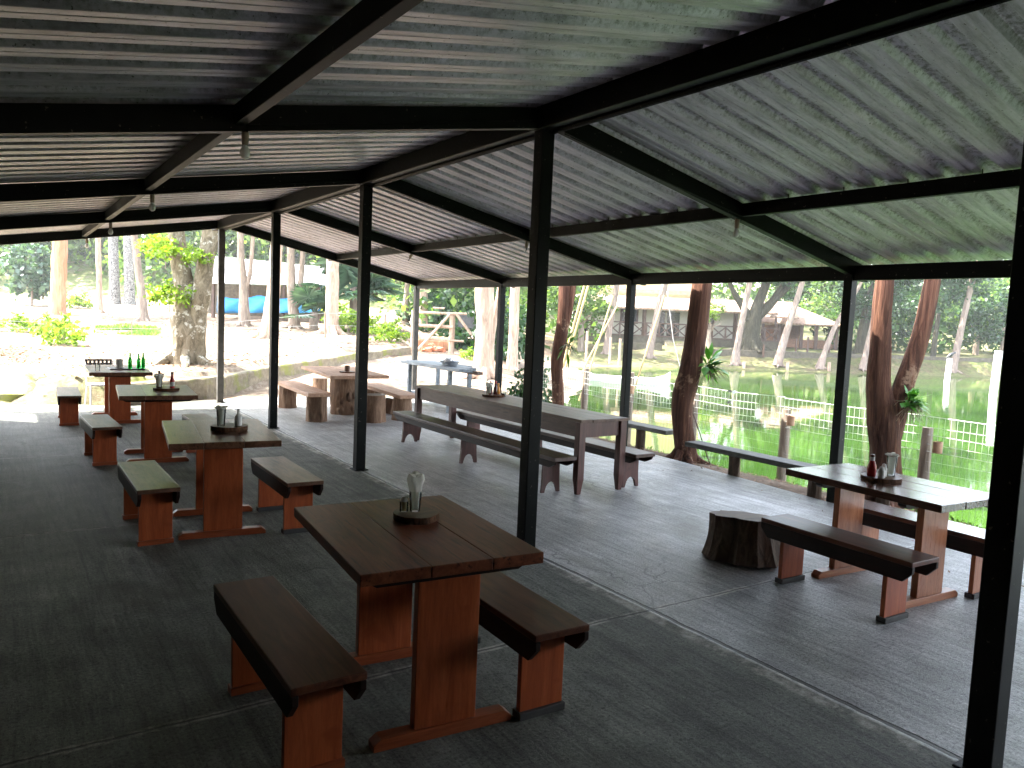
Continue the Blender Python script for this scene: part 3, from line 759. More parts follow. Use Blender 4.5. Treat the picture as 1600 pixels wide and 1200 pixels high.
# grey blue serving table with pan
t = thing('serving_table', 'narrow grey blue painted serving table in the sun', 'table', (3.86, 8.5, 0), R(0))
p = MB(); p.box((-.37, -1.26, .80), (-.08, 1.26, .86)); p.box((-.05, -.92, .802), (.2, 1.22, .858)); p.box((.23, -.5, .80), (.37, 1.2, .86)); p.build('tabletop', M['blue'], t, bevel=.006)
for sx in (-1, 1):
    for sy in (-1, 1):
        p = MB(); yo = sy * .85 + (.4 if sx > 0 and sy < 0 else 0); p.box((sx * .33 - .035, yo - .035, 0), (sx * .33 + .035, yo + .035, .799)); p.build('leg', M['blue'], t)
p = MB(); p.box((-.30, -1.0, .20), (.30, 1.05, .24)); p.build('shelf', M['blue'], t)
p = MB(); p.box((.12, -1.1, .735), (.24, .4, .795)); p.build('brace', M['brownwood'], t)
t = thing('roasting_pan', 'dented aluminium pan heaped with crumpled foil on the serving table', 'pan', (3.74, 8.05, .861))
p = MB(); p.lathe([(.12, 0), (.14, .005), (.19, .10), (.20, .105), (.195, .11), (.18, .10), (.13, .012), (.02, .01)], 20); p.build('pan', M['alu'], t, smooth=True)
p = MB(); rn = random.Random(2)
vs = []; n = 11
for i in range(n):
    for j in range(n):
        u, v_ = (i / (n - 1) - .5) * 2, (j / (n - 1) - .5) * 2; rr = min(1, math.hypot(u, v_))
        vs.append((u * .165, v_ * .165, .08 + .085 * (1 - rr * rr) + rn.uniform(-.012, .012)))
p.add(vs, [(i * n + j, (i + 1) * n + j, (i + 1) * n + j + 1, i * n + j + 1) for i in range(n - 1) for j in range(n - 1)]); p.build('foil', M['alu'], t)

# ------------------------------------------------------------------ things on the tables
def slice_board(x, y, z, r, th, label, seed):
    p = MB(); n = 28; prof = []
    for k in range(n):
        a = 2 * math.pi * k / n; prof.append((r * (1 + .08 * noise.noise(Vector((math.cos(a) * 1.5 + seed, math.sin(a) * 1.5, 0)))) * math.cos(a), r * (1 + .08 * noise.noise(Vector((math.cos(a) * 1.5 + seed, math.sin(a) * 1.5, 0)))) * math.sin(a)))
    p.prism(prof, 0, th, 'z'); p.mi = [1, 1] + [0] * n
    o = p.build('wood_slice', [M['barkring'], M['slice']], None, loc=(x, y, z), bevel=.003); return tag(o, label, 'serving board', 'wood slices holding condiments')
def napkin_glass(x, y, z, label, h=.11, r=.034, nh=.075, seed=0, tall=True):
    t = thing('napkin_glass', label, 'glass', (x, y, z), seed, 'glasses stuffed with napkins')
    p = MB(); p.lathe([(r * .72, 0), (r * .78, .004), (r, h), (r * .96, h), (r * .72, .012), (.004, .012)], 20); p.build('glass', M['glass'], t, smooth=True)
    rn = random.Random(seed); p = MB(); n = 30
    prof = [(.014, .68), (.0135, .70), (.013, .9), (.9, .6)]
    zz = [(.016, .62), (h * .5, .74), (h * .96, .86), (h + nh * .3, 1.12), (h + nh * .7, 1.4), (h + nh, 1.2), (h + nh * .93, .55), (h + nh * .9, .1)]
    vs = []
    for z_, f in zz:
        for k in range(n):
            a = 2 * math.pi * k / n; fold = 1 + .12 * math.sin(a * 5 + z_ * 30 + seed) + (.1 * math.sin(a * 2 + seed * 2) if z_ > h else 0)
            q = r * f * (fold if z_ > h * .9 else 1 + .05 * math.sin(a * 5))
            vs.append((q * math.cos(a), q * math.sin(a), z_ + (.008 * math.sin(a * 3 + seed) if z_ > h else 0)))
    p.add(vs, [(i * n + k, i * n + (k + 1) % n, (i + 1) * n + (k + 1) % n, (i + 1) * n + k) for i in range(len(zz) - 1) for k in range(n)])
    p.build('napkins', M['paper'], t, smooth=True); return t
def jar(name, x, y, z, prof, mat, label, cat, cap=None, capmat=None, mid=None, midmat=None):
    t = thing(name, label, cat, (x, y, z))
    p = MB(); p.lathe(prof, 18); p.build('body', mat, t, smooth=True)
    if cap: p = MB(); p.lathe(cap, 16); p.build('cap', capmat, t, smooth=True)
    if mid: p = MB(); p.lathe(mid, 16); p.build('contents' if midmat in (M['ceram'], M['pole'], M['darkred']) else 'label', midmat, t, smooth=True)
    return t
TUB = [(.020, 0), (.024, .003), (.025, .05), (.022, .056), (.019, .06), (.002, .06)]
DOME = [(.018, .061), (.018, .066), (.014, .078), (.003, .083)]
# nearest table
slice_board(-1.70, -1.42, .79, .115, .034, 'thick wood slice on the nearest trestle table', 1)
napkin_glass(-1.695, -1.40, .825, 'tall glass packed with folded white napkins on the nearest table', .105, .033, .085, 1)
jar('toothpick_jar', -1.75, -1.385, .825, [(.018, 0), (.021, .003), (.022, .052), (.02, .052), (.019, .006), (.002, .006)], M['glass'], 'small toothpick jar beside the napkin glass on the nearest table', 'jar', [(.019, .053), (.0195, .062), (.012, .075), (.002, .078)], M['ceram'], [(.012, .007), (.014, .05), (.002, .052)], M['pole'])
# second table
slice_board(-1.86, 1.72, .79, .14, .042, 'thick wood slice on the second trestle table', 2)
napkin_glass(-1.93, 1.70, .833, 'napkin glass standing on the second trestle table', .14, .038, .02, 2)
jar('salt_shaker', -1.80, 1.67, .833, [(.026, 0), (.03, .004), (.03, .075), (.024, .085), (.002, .085)], M['ceram'], 'grey spice jar with pale dome lid on the second table', 'jar', [(.024, .086), (.012, .10), (.008, .12), (.012, .13), (.010, .142), (.002, .145)], M['ceram'])
# third table
slice_board(-1.80, 5.02, .79, .15, .03, 'dark wood slice on the third trestle table', 3)
napkin_glass(-1.88, 5.0, .821, 'napkin glass on the third table left of the sauce bottle', .11, .04, .05, 3)
jar('sauce_bottle', -1.74, 4.98, .821, [(.026, 0), (.028, .004), (.028, .09), (.016, .12), (.015, .16), (.002, .16)], M['red'], 'slim red sauce bottle on the third trestle table', 'bottle', [(.017, .161), (.016, .19), (.003, .192)], M['darkred'], [(.0286, .02), (.0288, .07)], M['ceram'])
jar('sauce_bottle', -1.86, 5.12, .821, [(.024, 0), (.026, .004), (.026, .10), (.013, .13), (.012, .165), (.002, .165)], M['darkred'], 'dark capped bottle behind the napkin glass on the third table', 'bottle', [(.014, .166), (.014, .19), (.003, .192)], M['black'])
# farthest table
p = MB(); p.box((-.24, -.16, 0), (.24, .16, .018)); tag(p.build('serving_tray', M['black'], None, bevel=.006, loc=(-1.84, 8.2, .79)), 'black tray under the green bottles on the farthest table', 'tray')
BOT = [(.03, 0), (.032, .004), (.032, .13), (.026, .16), (.014, .19), (.013, .245), (.015, .248), (.014, .256), (.011, .256), (.010, .19), (.027, .13), (.027, .008), (.002, .008)]
for i, (dx, dy, s_, lb) in enumerate(((-1.80, 8.10, .92, 'left green glass bottle, a little apart from the other two'), (-1.68, 8.12, .88, 'green glass bottle in the middle of the three on the farthest table'), (-1.61, 8.16, .93, 'right hand green glass bottle of the close pair on the farthest table'))):
    p = MB(); p.lathe([(a * s_, b * s_) for a, b in BOT], 18); o = p.build('green_bottle', M['gglass'], None, smooth=True, loc=(dx, dy, .809 if dx < -1.62 else .809)); tag(o, lb, 'bottle', 'green bottles on the farthest table')
MUG = [(.045, 0), (.05, .005), (.052, .13), (.048, .13), (.045, .012), (.002, .012)]
p = MB(); p.lathe(MUG, 18); tag(p.build('glass_mug', M['ceram'], None, smooth=True, loc=(-1.93, 8.25, .809)), 'grey cup standing on the black tray left of the green bottles', 'cup')
p = MB(); p.lathe([(.028, 0), (.03, .004), (.036, .11), (.034, .11), (.027, .01), (.002, .01)], 18); tag(p.build('drinking_glass', M['glass'], None, smooth=True, loc=(-2.26, 7.86, .79)), 'clear drinking glass at the left edge of the farthest table', 'glass')
# pond table
slice_board(1.86, -1.78, .77, .135, .03, 'round bark edged wood slice on the amber legged table', 5)
jar('ketchup_bottle', 1.785, -1.75, .80, [(.027, 0), (.03, .004), (.031, .05), (.031, .075), (.020, .105), (.016, .112), (.002, .112)], M['red'], 'ketchup bottle with white neck band on the amber legged table', 'bottle', [(.0155, .140), (.0155, .158), (.003, .160)], M['darkred'], [(.0158, .112), (.0158, .140)], M['white'])
jar('salt_shaker', 1.785, -1.825, .80, TUB, M['ceram'], 'squat salt shaker in front of the ketchup bottle', 'shaker', DOME, M['ceram'])
jar('salt_shaker', 1.855, -1.80, .80, [(a * .9, b * 1.15) for a, b in TUB], M['ceram'], 'taller salt shaker between ketchup bottle and napkin glass', 'shaker', [(a * .9, b * 1.15) for a, b in DOME], M['white'])
napkin_glass(1.925, -1.815, .80, 'tall conical napkin glass on the amber legged table', .15, .036, .012, 6)
# long table
slice_board(1.90, 3.55, .80, .14, .025, 'dark wood slice on the long plank table', 7)
napkin_glass(1.83, 3.55, .826, 'napkin glass among sauce bottles on the long plank table', .10, .04, .05, 8)
SB = [(.024, 0), (.026, .004), (.026, .085), (.013, .115), (.012, .14), (.002, .14)]
jar('sauce_bottle', 1.915, 3.53, .826, SB, M['darkred'], 'dark red sauce bottle with red cap on the long plank table', 'bottle', [(.014, .141), (.014, .175), (.003, .178)], M['red'])
jar('sauce_bottle', 1.90, 3.63, .826, [(a, b * .95) for a, b in SB], M['red'], 'bright red squeeze bottle behind the dark one on the long plank table', 'bottle', [(.012, .134), (.006, .17), (.003, .172)], M['red'])
jar('sauce_bottle', 1.99, 3.58, .826, [(a, b * .85) for a, b in SB], M['orange'], 'orange sauce bottle on the long plank table', 'bottle', [(.014, .12), (.014, .14), (.003, .142)], M['orange'])
jar('sauce_jar', 2.00, 3.47, .80, [(.028, 0), (.03, .004), (.034, .06), (.031, .06), (.027, .008), (.002, .008)], M['glass'], 'small glass of red sauce beside the slice on the long table', 'jar', None, None, [(.0265, .008), (.029, .045), (.002, .046)], M['darkred'])
# log table
slice_board(1.55, 7.75, .766, .13, .02, 'wood slice on the rustic log table', 9)
jar('wooden_cup', 1.55, 7.75, .787, [(.04, 0), (.045, .004), (.045, .10), (.038, .10), (.036, .01), (.002, .01)], M['slice'], 'brown wooden cup on the rustic log table', 'cup')

# metal chair behind the farthest table
t = thing('chair', 'metal framed chair with black perforated backrest behind the farthest table', 'chair', (-2.02, 9.72, 0), R(6))
for sx in (-1, 1):
    for sy in (-1, 1):
        p = MB(); p.tube([(sx * .22, sy * .24, 0), (sx * .2, sy * .14, .40)], .0125, 8); p.build('leg', M['white'], t, smooth=True)
    p = MB(); p.tube([(sx * .21, .16, .40), (sx * .21, .22, .80)], .0125, 8); p.build('back_post', M['white'], t, smooth=True)
p = MB(); p.box((-.22, -.2, .40), (.22, .19, .425)); p.build('seat', M['white'], t, bevel=.01)
p = MB()
for i in range(7): p.box((-.22 + i * .063, .205, .60), (-.22 + i * .063 + .036, .225, .82))
for z in (.60, .665, .73, .795): p.box((-.22, .2065, z), (.194, .2235, z + .032))
p.build('backrest', M['black'], t)

# ------------------------------------------------------------------ kerb wall, boulders
kw = MB(); n = len(KERB) - 1
pts = []
for (a, b) in zip(KERB[3:-1], KERB[4:]):
    k_ = 8
    for i in range(k_): pts.append((a[0] + (b[0] - a[0]) * i / k_, a[1] + (b[1] - a[1]) * i / k_))
pts = pts[:-7]
rows = []
for i, (x, y) in enumerate(pts):
    a = pts[max(0, i - 1)]; b = pts[min(len(pts) - 1, i + 1)]; dx, dy = b[0] - a[0], b[1] - a[1]; l_ = math.hypot(dx, dy); nx_, ny_ = -dy / l_, dx / l_
    d_ = (x - CAM[0]) * FX + (y - CAM[1]) * FY
    lo = pline(d_, PATH_Z) - .15; hi = pline(d_, PATH_Z) + pline(d_, [(12, .40), (15, .42), (17, .40), (21, .28), (26, .24), (30, .2)]) + .025 * noise.noise(Vector((x * 1.5, y * 1.5, 3)))
    jx = .03 * noise.noise(Vector((x * 3, y * 3, 0)))
    rows.append([(x - nx_ * (.02 + jx), y - ny_ * (.02 + jx), lo), (x - nx_ * jx, y - ny_ * jx, hi - .03), (x + nx_ * .03, y + ny_ * .03, hi), (x + nx_ * .26, y + ny_ * .26, hi - .005), (x + nx_ * .29, y + ny_ * .29, lo)])
vs = [v for r_ in rows for v in r_]
fs = [(i * 5 + j, (i + 1) * 5 + j, (i + 1) * 5 + j + 1, i * 5 + j + 1) for i in range(len(rows) - 1) for j in range(4)] + [(0, 1, 2, 3, 4), tuple(len(vs) - 5 + j for j in (4, 3, 2, 1, 0))]
kw.add(vs, fs); tag(kw.build('low_wall', M['kerb'], None), 'low mossy wall curving along the sandy path from the boulders to the gate', 'wall')
def rock(label, x, y, z, sx, sy, sz, seed, rz=0):
    p = MB(); n, m_ = 16, 9; vs = []; fs = []
    for i in range(m_):
        th = math.pi * i / (m_ - 1)
        for k in range(n):
            a = 2 * math.pi * k / n; d = Vector((math.sin(th) * math.cos(a), math.sin(th) * math.sin(a), math.cos(th)))
            q = 1 + .33 * noise.noise(d * 1.4 + Vector((seed, 0, 0))) + .12 * noise.noise(d * 4 + Vector((seed, 3, 0)))
            vs.append((d.x * q * sx, d.y * q * sy, d.z * q * sz))
    for i in range(m_ - 1):
        for k in range(n): fs.append((i * n + k, (i + 1) * n + k, (i + 1) * n + (k + 1) % n, i * n + (k + 1) % n))
    p.add(vs, fs); o = p.build('boulder', M['rock'], None, smooth=True, loc=(x, y, z)); o.rotation_euler = (0, 0, rz)
    return tag(o, label, 'rock', 'mossy boulders at the edge of the floor')
rock('large sunlit mossy boulder beyond the farthest bench', -3.15, 11.55, .15, .95, .7, .42, 1, .2)
rock('flat yellow mossy boulder at the left edge beyond the floor', -4.1, 11.3, .12, .6, .5, .42, 2)
rock('brown boulder half hidden behind the farthest bench', -2.15, 11.15, .12, .42, .36, .36, 3)
rock('pale squat rock by the white chair legs', -1.75, 11.0, .22, .33, .25, .22, 4)
rock('small rock on the floor edge before the large boulder', -2.75, 10.75, .03, .26, .2, .16, 5)
rock('slab like rock under the farthest table', -1.35, 10.9, .2, .5, .25, .24, 6, .4)

# ------------------------------------------------------------------ pond fence
def fence_posts():
    t = thing('mesh_fence', 'white welded mesh fence on log posts along the near pond bank', 'fence', (5.35, 2, 0))
    ys = [-4.5, -2.3, -.25, 1.65, 3.3, 4.75, 5.95, 7.6]
    for i, y in enumerate(ys):
        g = gz(5.35, y) - .2; h = (.78, .80, .78, .76, .8, 1.0, .98, .9)[i]
        p = MB(); p.tube([(.04, y - 2, g), (.045, y - 2, .4), (.05, y - 2, h)], [.07, .065, .058], 10, True, .2, i * 3.1); p.build('post', M['greybark'], t, smooth=True)
    for a, b in zip(ys, ys[1:]):
        p = MB(); sag = .015
        for z, r in ((.92, .0042), (.80, .0024), (.70, .0028), (.60, .0028), (.52, .004)):
            p.tube([(0, a - 2, z + random.uniform(-.01, .01)), (0, (a + b) / 2 - 2, z - sag), (0, b - 2, z + random.uniform(-.01, .01))], r, 5, False)
        yy = a
        while yy < b:
            p.tube([(0, yy - 2, .52), (0, yy - 2, .92)], .0016, 4, False); yy += .068
        p.build('mesh_panel', M['wwire'], t)
        p = MB(); yy = a
        while yy < b:
            p.tube([(.0, yy - 2, -.2), (.0, yy - 2, .52)], .0013, 3, False); yy += .068
        for z in (.4, .28, .16, .04): p.tube([(0, a - 2, z), (0, b - 2, z)], .0014, 3, False)
        p.build('lower_wire', M['wire'], t)
fence_posts()
def cup(label, x, y, z):
    p = MB(); p.lathe([(.045, 0), (.05, .004), (.052, .13), (.046, .13), (.043, .01), (.002, .01)], 14); tag(p.build('bamboo_pot', M['plank'], None, smooth=True, loc=(x, y, z)), label, 'pot', 'wooden pots hung on the mesh fence')
cup('small wooden pot wired to the fence near the leaning tree', 5.30, 1.50, .56)
cup('small wooden pot glowing in the sun on the fence behind the amber legged table', 5.30, -.43, .52)
cup('small wooden pot on the fence beyond the long plank table', 5.30, 4.63, .66)

# ------------------------------------------------------------------ foliage builders
def leafcloud(rad, n, size, seed, clump=.33, nclump=40, low=-.6, asp=.55, hollow=.55):
    rnd = random.Random(seed); mb = MB(); cs = []
    for i in range(nclump):
        while True:
            v = Vector((rnd.uniform(-1, 1), rnd.uniform(-1, 1), rnd.uniform(low, 1)))
            if hollow < v.length < 1: break
        cs.append((v, rnd.uniform(.5, 1.2)))
    for i in range(n):
        c, q = cs[int(rnd.random() ** 1.2 * nclump)]
        o = Vector((rnd.gauss(0, 1), rnd.gauss(0, 1), rnd.gauss(0, .7))) * clump * q * .55
        p_ = c + o; mb.leaf((p_.x * rad[0], p_.y * rad[1], p_.z * rad[2]), size * rnd.uniform(.6, 1.3), rnd, None, asp)
    return mb
def limbs(p, base, n, length, r, rnd, up_=.5):
    base = Vector(base)
    for i in range(n):
        a = 2 * math.pi * (i + rnd.random() * .7) / n; d = Vector((math.cos(a), math.sin(a), up_ + rnd.random() * .7)).normalized()
        b0 = base - Vector((0, 0, rnd.uniform(0, .35) * length * .6)); pts = [b0]
        for k in range(1, 5): pts.append(b0 + d * length * k / 4 + Vector((rnd.uniform(-1, 1), rnd.uniform(-1, 1), rnd.uniform(-.3, .8))) * length * .06 * k)
        p.tube(pts, [r, r * .75, r * .5, r * .32, r * .12], 7, False)

CROWNS = {}
def crown_mesh(key, mat, **kw):
    if key not in CROWNS:
        o = leafcloud(**kw).build('crown', mat); me = o.data; bpy.data.objects.remove(o); CROWNS[key] = me
    return CROWNS[key]
def add_crown(t, me, loc, sc=1, rz=0, name='crown'):
    o = bpy.data.objects.new(name, me); C.objects.link(o); o.parent = t; o.location = loc; o.rotation_euler = (0, 0, rz); o.scale = (sc, sc, sc) if not hasattr(sc, '__len__') else sc
    return o

def offs(d, dpx, dz): return (RX * dpx / 1194 * d, RY * dpx / 1194 * d, dz)
def photo_tree(label, px, py, d, paths, mat, crown=None, name='tree', group=None, n=12, jit=.12, cat='tree', loc=None, roots=0, topz=8.5):
    """paths: list of limbs, each [(px, py, radius)], bearings/heights measured in the photo at distance d"""
    b = loc if loc is not None else at(px, d); t = thing(name, label, cat, b, 0, group); p = MB(); bp = Vector(b)
    for path in paths:
        pts = []; rad = []
        for i, q in enumerate(path):
            if loc is not None:                    # near trunks: full sight line, so the tilt of the verticals is kept
                r_ = fw + r2 * ((q[0] - 800) / 1194.12) + u2 * ((600 - q[1]) / 1194.12)
                dd = (bp.x - CAM[0]) * FX + (bp.y - CAM[1]) * FY
                pts.append(Vector(CAM) + r_ * (dd / (r_.x * FX + r_.y * FY)) - bp); rad.append(q[2] * .84)
            else:
                z = zp(q[0], q[1], d) - bp.z
                pts.append(Vector(offs(d, q[0] - px, z))); rad.append(q[2])
        # carry the limb on above what the photo shows
        if len(path) > 1 and path[-1][1] < 470 and topz:
            dv = (pts[-1] - pts[-2]); dv = (dv.normalized() + Vector((0, 0, .6))).normalized(); q = pts[-1]
            hh = topz - q.z - bp.z
            for f in (.35, .7, 1.0): pts.append(q + dv * hh * f + Vector((.15 * math.sin(f * 9), .15 * math.cos(f * 7), 0))); rad.append(path[-1][2] * (1 - .75 * f))
        sub = []; sr = []
        for i in range(len(pts) - 1):
            k_ = max(2, min(8, int((pts[i + 1] - pts[i]).length / .15)))
            for j in range(k_):
                f = j / k_; sub.append(pts[i].lerp(pts[i + 1], f)); sr.append(rad[i] + (rad[i + 1] - rad[i]) * f)
        sub.append(pts[-1]); sr.append(rad[-1])
        # soften the corners
        for _ in range(2):
            s2 = list(sub)
            for i in range(1, len(sub) - 1): s2[i] = (sub[i - 1] + sub[i] * 2 + sub[i + 1]) / 4
            sub = s2
        p.tube(sub, sr, n, True, jit, px * .1, 0, 2.2)
    r0 = paths[0][0][2]; rn = random.Random(int(px))
    for i in range(roots):
        a = 2 * math.pi * (i + rn.random() * .5) / roots; l_ = r0 * rn.uniform(1.7, 2.6); c_, s_ = math.cos(a), math.sin(a)
        p.tube([(c_ * r0 * .3, s_ * r0 * .3, r0 * .9), (c_ * r0 * .75, s_ * r0 * .75, r0 * .32), (c_ * r0 * 1.25, s_ * r0 * 1.25, r0 * .06), (c_ * l_, s_ * l_, -.06)], [r0 * .35, r0 * .3, r0 * .2, r0 * .08], 8, False, .15, i)
    p.build('trunk', mat, t, smooth=True)
    if crown:
        for c in crown: add_crown(t, c[0], c[1], c[2], c[3] if len(c) > 3 else 0)
    return t

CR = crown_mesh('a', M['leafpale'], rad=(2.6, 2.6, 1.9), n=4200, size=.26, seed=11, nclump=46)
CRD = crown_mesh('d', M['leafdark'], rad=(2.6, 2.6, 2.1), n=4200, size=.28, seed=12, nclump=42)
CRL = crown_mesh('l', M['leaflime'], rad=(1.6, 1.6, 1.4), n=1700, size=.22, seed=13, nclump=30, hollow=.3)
CRS = crown_mesh('s', M['leaf'], rad=(3.0, 3.0, 1.5), n=2200, size=.30, seed=14, nclump=34)
CRP = crown_mesh('p', M['leaf'], rad=(2.6, 2.6, 1.5), n=750, size=.28, seed=21, nclump=22)
SH = crown_mesh('sh', M['leafdark'], rad=(1, 1, 1), n=1300, size=.22, seed=15, nclump=30, hollow=.3, low=-.9)
SHL = crown_mesh('shl', M['leaflime'], rad=(1, 1, .8), n=700, size=.22, seed=16, nclump=24, hollow=.2, low=-.5)

# three red barked trees on the pond bank
photo_tree('red barked tree rising behind the long plank table at the pond edge', 872, 650, 13.4,
           [[(873, 668, .15), (872, 630, .13), (871, 590, .125), (869, 562, .135), (876, 535, .135), (880, 500, .13), (882, 440, .12)],
            [(876, 530, .08), (887, 500, .085), (896, 440, .07)]], M['redbark'], [(CRP, (1.0, 0, 9.5), .8)], loc=Vector((4.86, 6.0, -.08)), roots=4)
photo_tree('crooked red barked tree with a bulge and spreading roots at the pond edge', 1074, 722, 10.55,
           [[(1076, 735, .20), (1074, 715, .185), (1065, 665, .165), (1063, 630, .175), (1072, 603, .20), (1080, 575, .185), (1087, 535, .165), (1092, 490, .165), (1097, 440, .165)]],
           M['redbark'], [(CRP, (1.0, 0, 9.5), .85, 1)], loc=Vector((4.52, 2.62, -.07)), roots=6)
photo_tree('red barked tree forking low into two trunks behind the amber legged table', 1385, 780, 8.7,
           [[(1384, 800, .24), (1384, 765, .21), (1383, 700, .20), (1382, 655, .215), (1374, 620, .17), (1371, 595, .155), (1375, 550, .14), (1377, 500, .125), (1381, 440, .115)],
            [(1390, 690, .14), (1398, 650, .15), (1408, 612, .135), (1421, 575, .125), (1436, 535, .115), (1446, 500, .108), (1456, 440, .10)]],
           M['redbark'], [(CRP, (1.2, .2, 9.5), .8, 2)], loc=Vector((5.0, -.03, -.07)), roots=5)

def epiphyte(label, p, nl, ll, seed, mat, flower=False, dirv=(0, -1, 0)):
    t = thing('epiphyte', label, 'plant', p); rn = random.Random(seed); q = MB()
    dv = Vector(dirv)
    for i in range(nl):
        d = (dv * rn.uniform(.2, 1.2) + Vector((rn.uniform(-.8, .8), rn.uniform(-.8, .8), rn.uniform(-.35, 1.0)))).normalized(); l_ = ll * rn.uniform(.6, 1.2); wd = l_ * rn.uniform(.11, .18)
        sd = d.cross(Vector((0, 0, 1))); sd = (sd if sd.length > .1 else Vector((1, 0, 0))).normalized() * wd
        o = Vector((rn.uniform(-.04, .04), rn.uniform(-.04, .04), rn.uniform(-.04, .06))); st = o + d * l_ * .3
        pts = [st, st + d * l_ * .35 - Vector((0, 0, l_ * .03)), st + d * l_ * .8 - Vector((0, 0, l_ * .18))]
        q.add([pts[0], pts[0] + d * l_ * .12 + sd * .7, pts[1] + sd, pts[2], pts[1] - sd, pts[0] + d * l_ * .12 - sd * .7], [(0, 1, 2, 4, 5), (2, 3, 4)])
        q.tube([o, st], .005, 4, False)
    q.build('leaves', mat, t)
    q = MB()
    for i in range(int(nl * 1.0)):
        d = (dv * rn.uniform(0, .8) + Vector((rn.uniform(-1, 1), rn.uniform(-1, 1), rn.uniform(-.9, .1)))).normalized(); l_ = ll * rn.uniform(.5, 1.1); o = Vector((rn.uniform(-.05, .05),) * 3)
        q.tube([o, o + d * l_ * .5, o + d * l_ * .9 - Vector((0, 0, l_ * .35))], [.005, .004, .002], 4, False)
    q.build('roots', M['root'], t)
    if flower:
        for k in range(2):
            q = MB(); c = Vector(dirv) * .32 + Vector((.02 + k * .03, -.05 + k * .04, -.30 - k * .14))
            for i in range(5):
                a = i * 1.257; q.leaf(c, .07, rn, Vector((math.cos(a), math.sin(a), .4)), .7)
            q.build('flower', M['petal'], t)
rv = Vector((RX, RY, 0))
epiphyte('orchid with green leaves and trailing roots on the crooked tree', Vector((4.52, 2.62, 1.26)) + rv * .22 - Vector((FX, FY, 0)) * .08, 46, .31, 3, M['leaforchid'], True, tuple(rv * .9 - Vector((FX, FY, 0)) * .3))
epiphyte('leafy orchid growing in the fork of the double trunked tree', Vector((5.0, -.03, 1.06)) + rv * .10 - Vector((FX, FY, 0)) * .2, 48, .23, 4, M['leaforchid'], False, tuple(-Vector((FX, FY, 0)) * .7 + rv * .2))
epiphyte('small tuft of air plants on the trunk behind the long plank table', Vector((4.86, 6.0, 1.38)) + rv * .08 - Vector((FX, FY, 0)) * .12, 12, .26, 5, M['leaf'], False, tuple(-Vector((FX, FY, 0)) * .4 + rv * .5))

# leafy shrub behind the middle post
t = thing('broadleaf_shrub', 'dark broad leaved shrub behind the tall middle post', 'shrub', at(833, 15.5)); add_crown(t, SH, (0, 0, .62), (.45, .45, .62), 0, 'foliage')
p = MB(); limbs(p, (0, 0, .2), 5, .6, .012, random.Random(3), 1.2); p.build('stems', M['greybark'], t)

# trees of the yard on the left, measured in the photo
photo_tree('big mossy double trunked tree with lichen patches on the left', 288, 568, 17.0,
           [[(291, 578, .42), (291, 560, .36), (290, 520, .33), (286, 500, .33), (287, 470, .22), (283, 430, .20), (274, 390, .19), (268, 345, .19)],
            [(297, 560, .30), (303, 520, .22), (309, 480, .20), (314, 440, .19), (321, 400, .18), (326, 345, .17)]], M['mossbark'], [(CRS, (0, 0, 7.5), 1.0)], n=18, jit=.22, roots=6)
for i, (px, py, r_, lb) in enumerate(((255, 385, .5, 'lime green sprout clinging left of the mossy double trunk'), (262, 458, .42, 'broad leaved creeper hanging at the break of the mossy double trunk'), (304, 400, .3, 'small leafy shoot between the two mossy trunks'))):
    d = 16.7; z = zp(px, py, d); a_ = at(px, d, z); t = thing('creeper', lb, 'plant', a_, 0, 'creepers on the mossy tree'); add_crown(t, SHL, (0, 0, 0), (r_, r_, r_ * 1.15), i, 'foliage')
    p = MB(); p.tube([(0, 0, -r_), (.03, .05, 0), (0, 0, r_ * .4)], .012, 5); p.build('stem', M['greybark'], t)
def trunk1(label, px, pyb, d, pts, mat, crown=None, **kw):
    return photo_tree(label, px, pyb, d, [pts], mat, crown, **kw)
trunk1('thick sunlit trunk with orange bark and pale edge, left yard', 86, 490, 36, [(86, 497, .40), (88, 470, .34), (90, 430, .33), (92, 380, .32)], M['orangebark'], [(CRS, (0, 0, 10), 1.3)], roots=4, topz=11)
trunk1('slender straight brown trunk right of the thick orange trunk', 154, 490, 40, [(154, 496, .18), (153, 470, .14), (152, 420, .13), (151, 380, .125)], M['palebark'], [(CRS, (0, 0, 10), 1.0)], roots=3, topz=11)
for px, lb in ((177, 'speckled grey royal palm trunk, left of the pair'), (200, 'speckled royal palm trunk with a white sunlit side, right of the pair')):
    t = photo_tree(lb, px, 473, 50, [[(px, 480, .42), (px, 468, .36), (px - 1, 440, .31), (px - 2, 400, .30), (px - 3, 372, .29)]], M['palmbark'], None, name='royal_palm', jit=.03, topz=13)
trunk1('leaning brown trunk right of the royal palms', 222, 500, 34, [(224, 506, .24), (222, 490, .18), (219, 460, .17), (213, 420, .15), (207, 370, .15)], M['greybark'], [(CRS, (0, 0, 10), 1.1, 1)], roots=4, topz=11)
trunk1('white sunlit trunk with flared foot beside the second ridge post', 416, 527, 26, [(415, 536, .40), (417, 520, .30), (421, 490, .26), (424, 450, .22), (427, 395, .21)], M['palebark'], [(CRS, (0, 0, 9), 1.1, 2)], roots=5, topz=10)
trunk1('pale pinkish trunk with wide roots near the centre of the yard', 515, 523, 30, [(515, 531, .42), (515, 515, .30), (515, 480, .26), (515, 440, .25), (514, 400, .23)], M['palebark'], [(CRS, (0, 0, 9), 1.0, 3)], roots=6, topz=10)
photo_tree('twin trunked grey tree in front of the pale roofed shed', 378, 510, 33, [[(379, 516, .28), (378, 480, .22), (376, 440, .17), (372, 400, .15), (371, 370, .14)], [(379, 455, .10), (386, 435, .10), (389, 400, .09), (390, 378, .09)]], M['greybark'], [(CRS, (0, 0, 10), 1.0)], roots=4, topz=10)
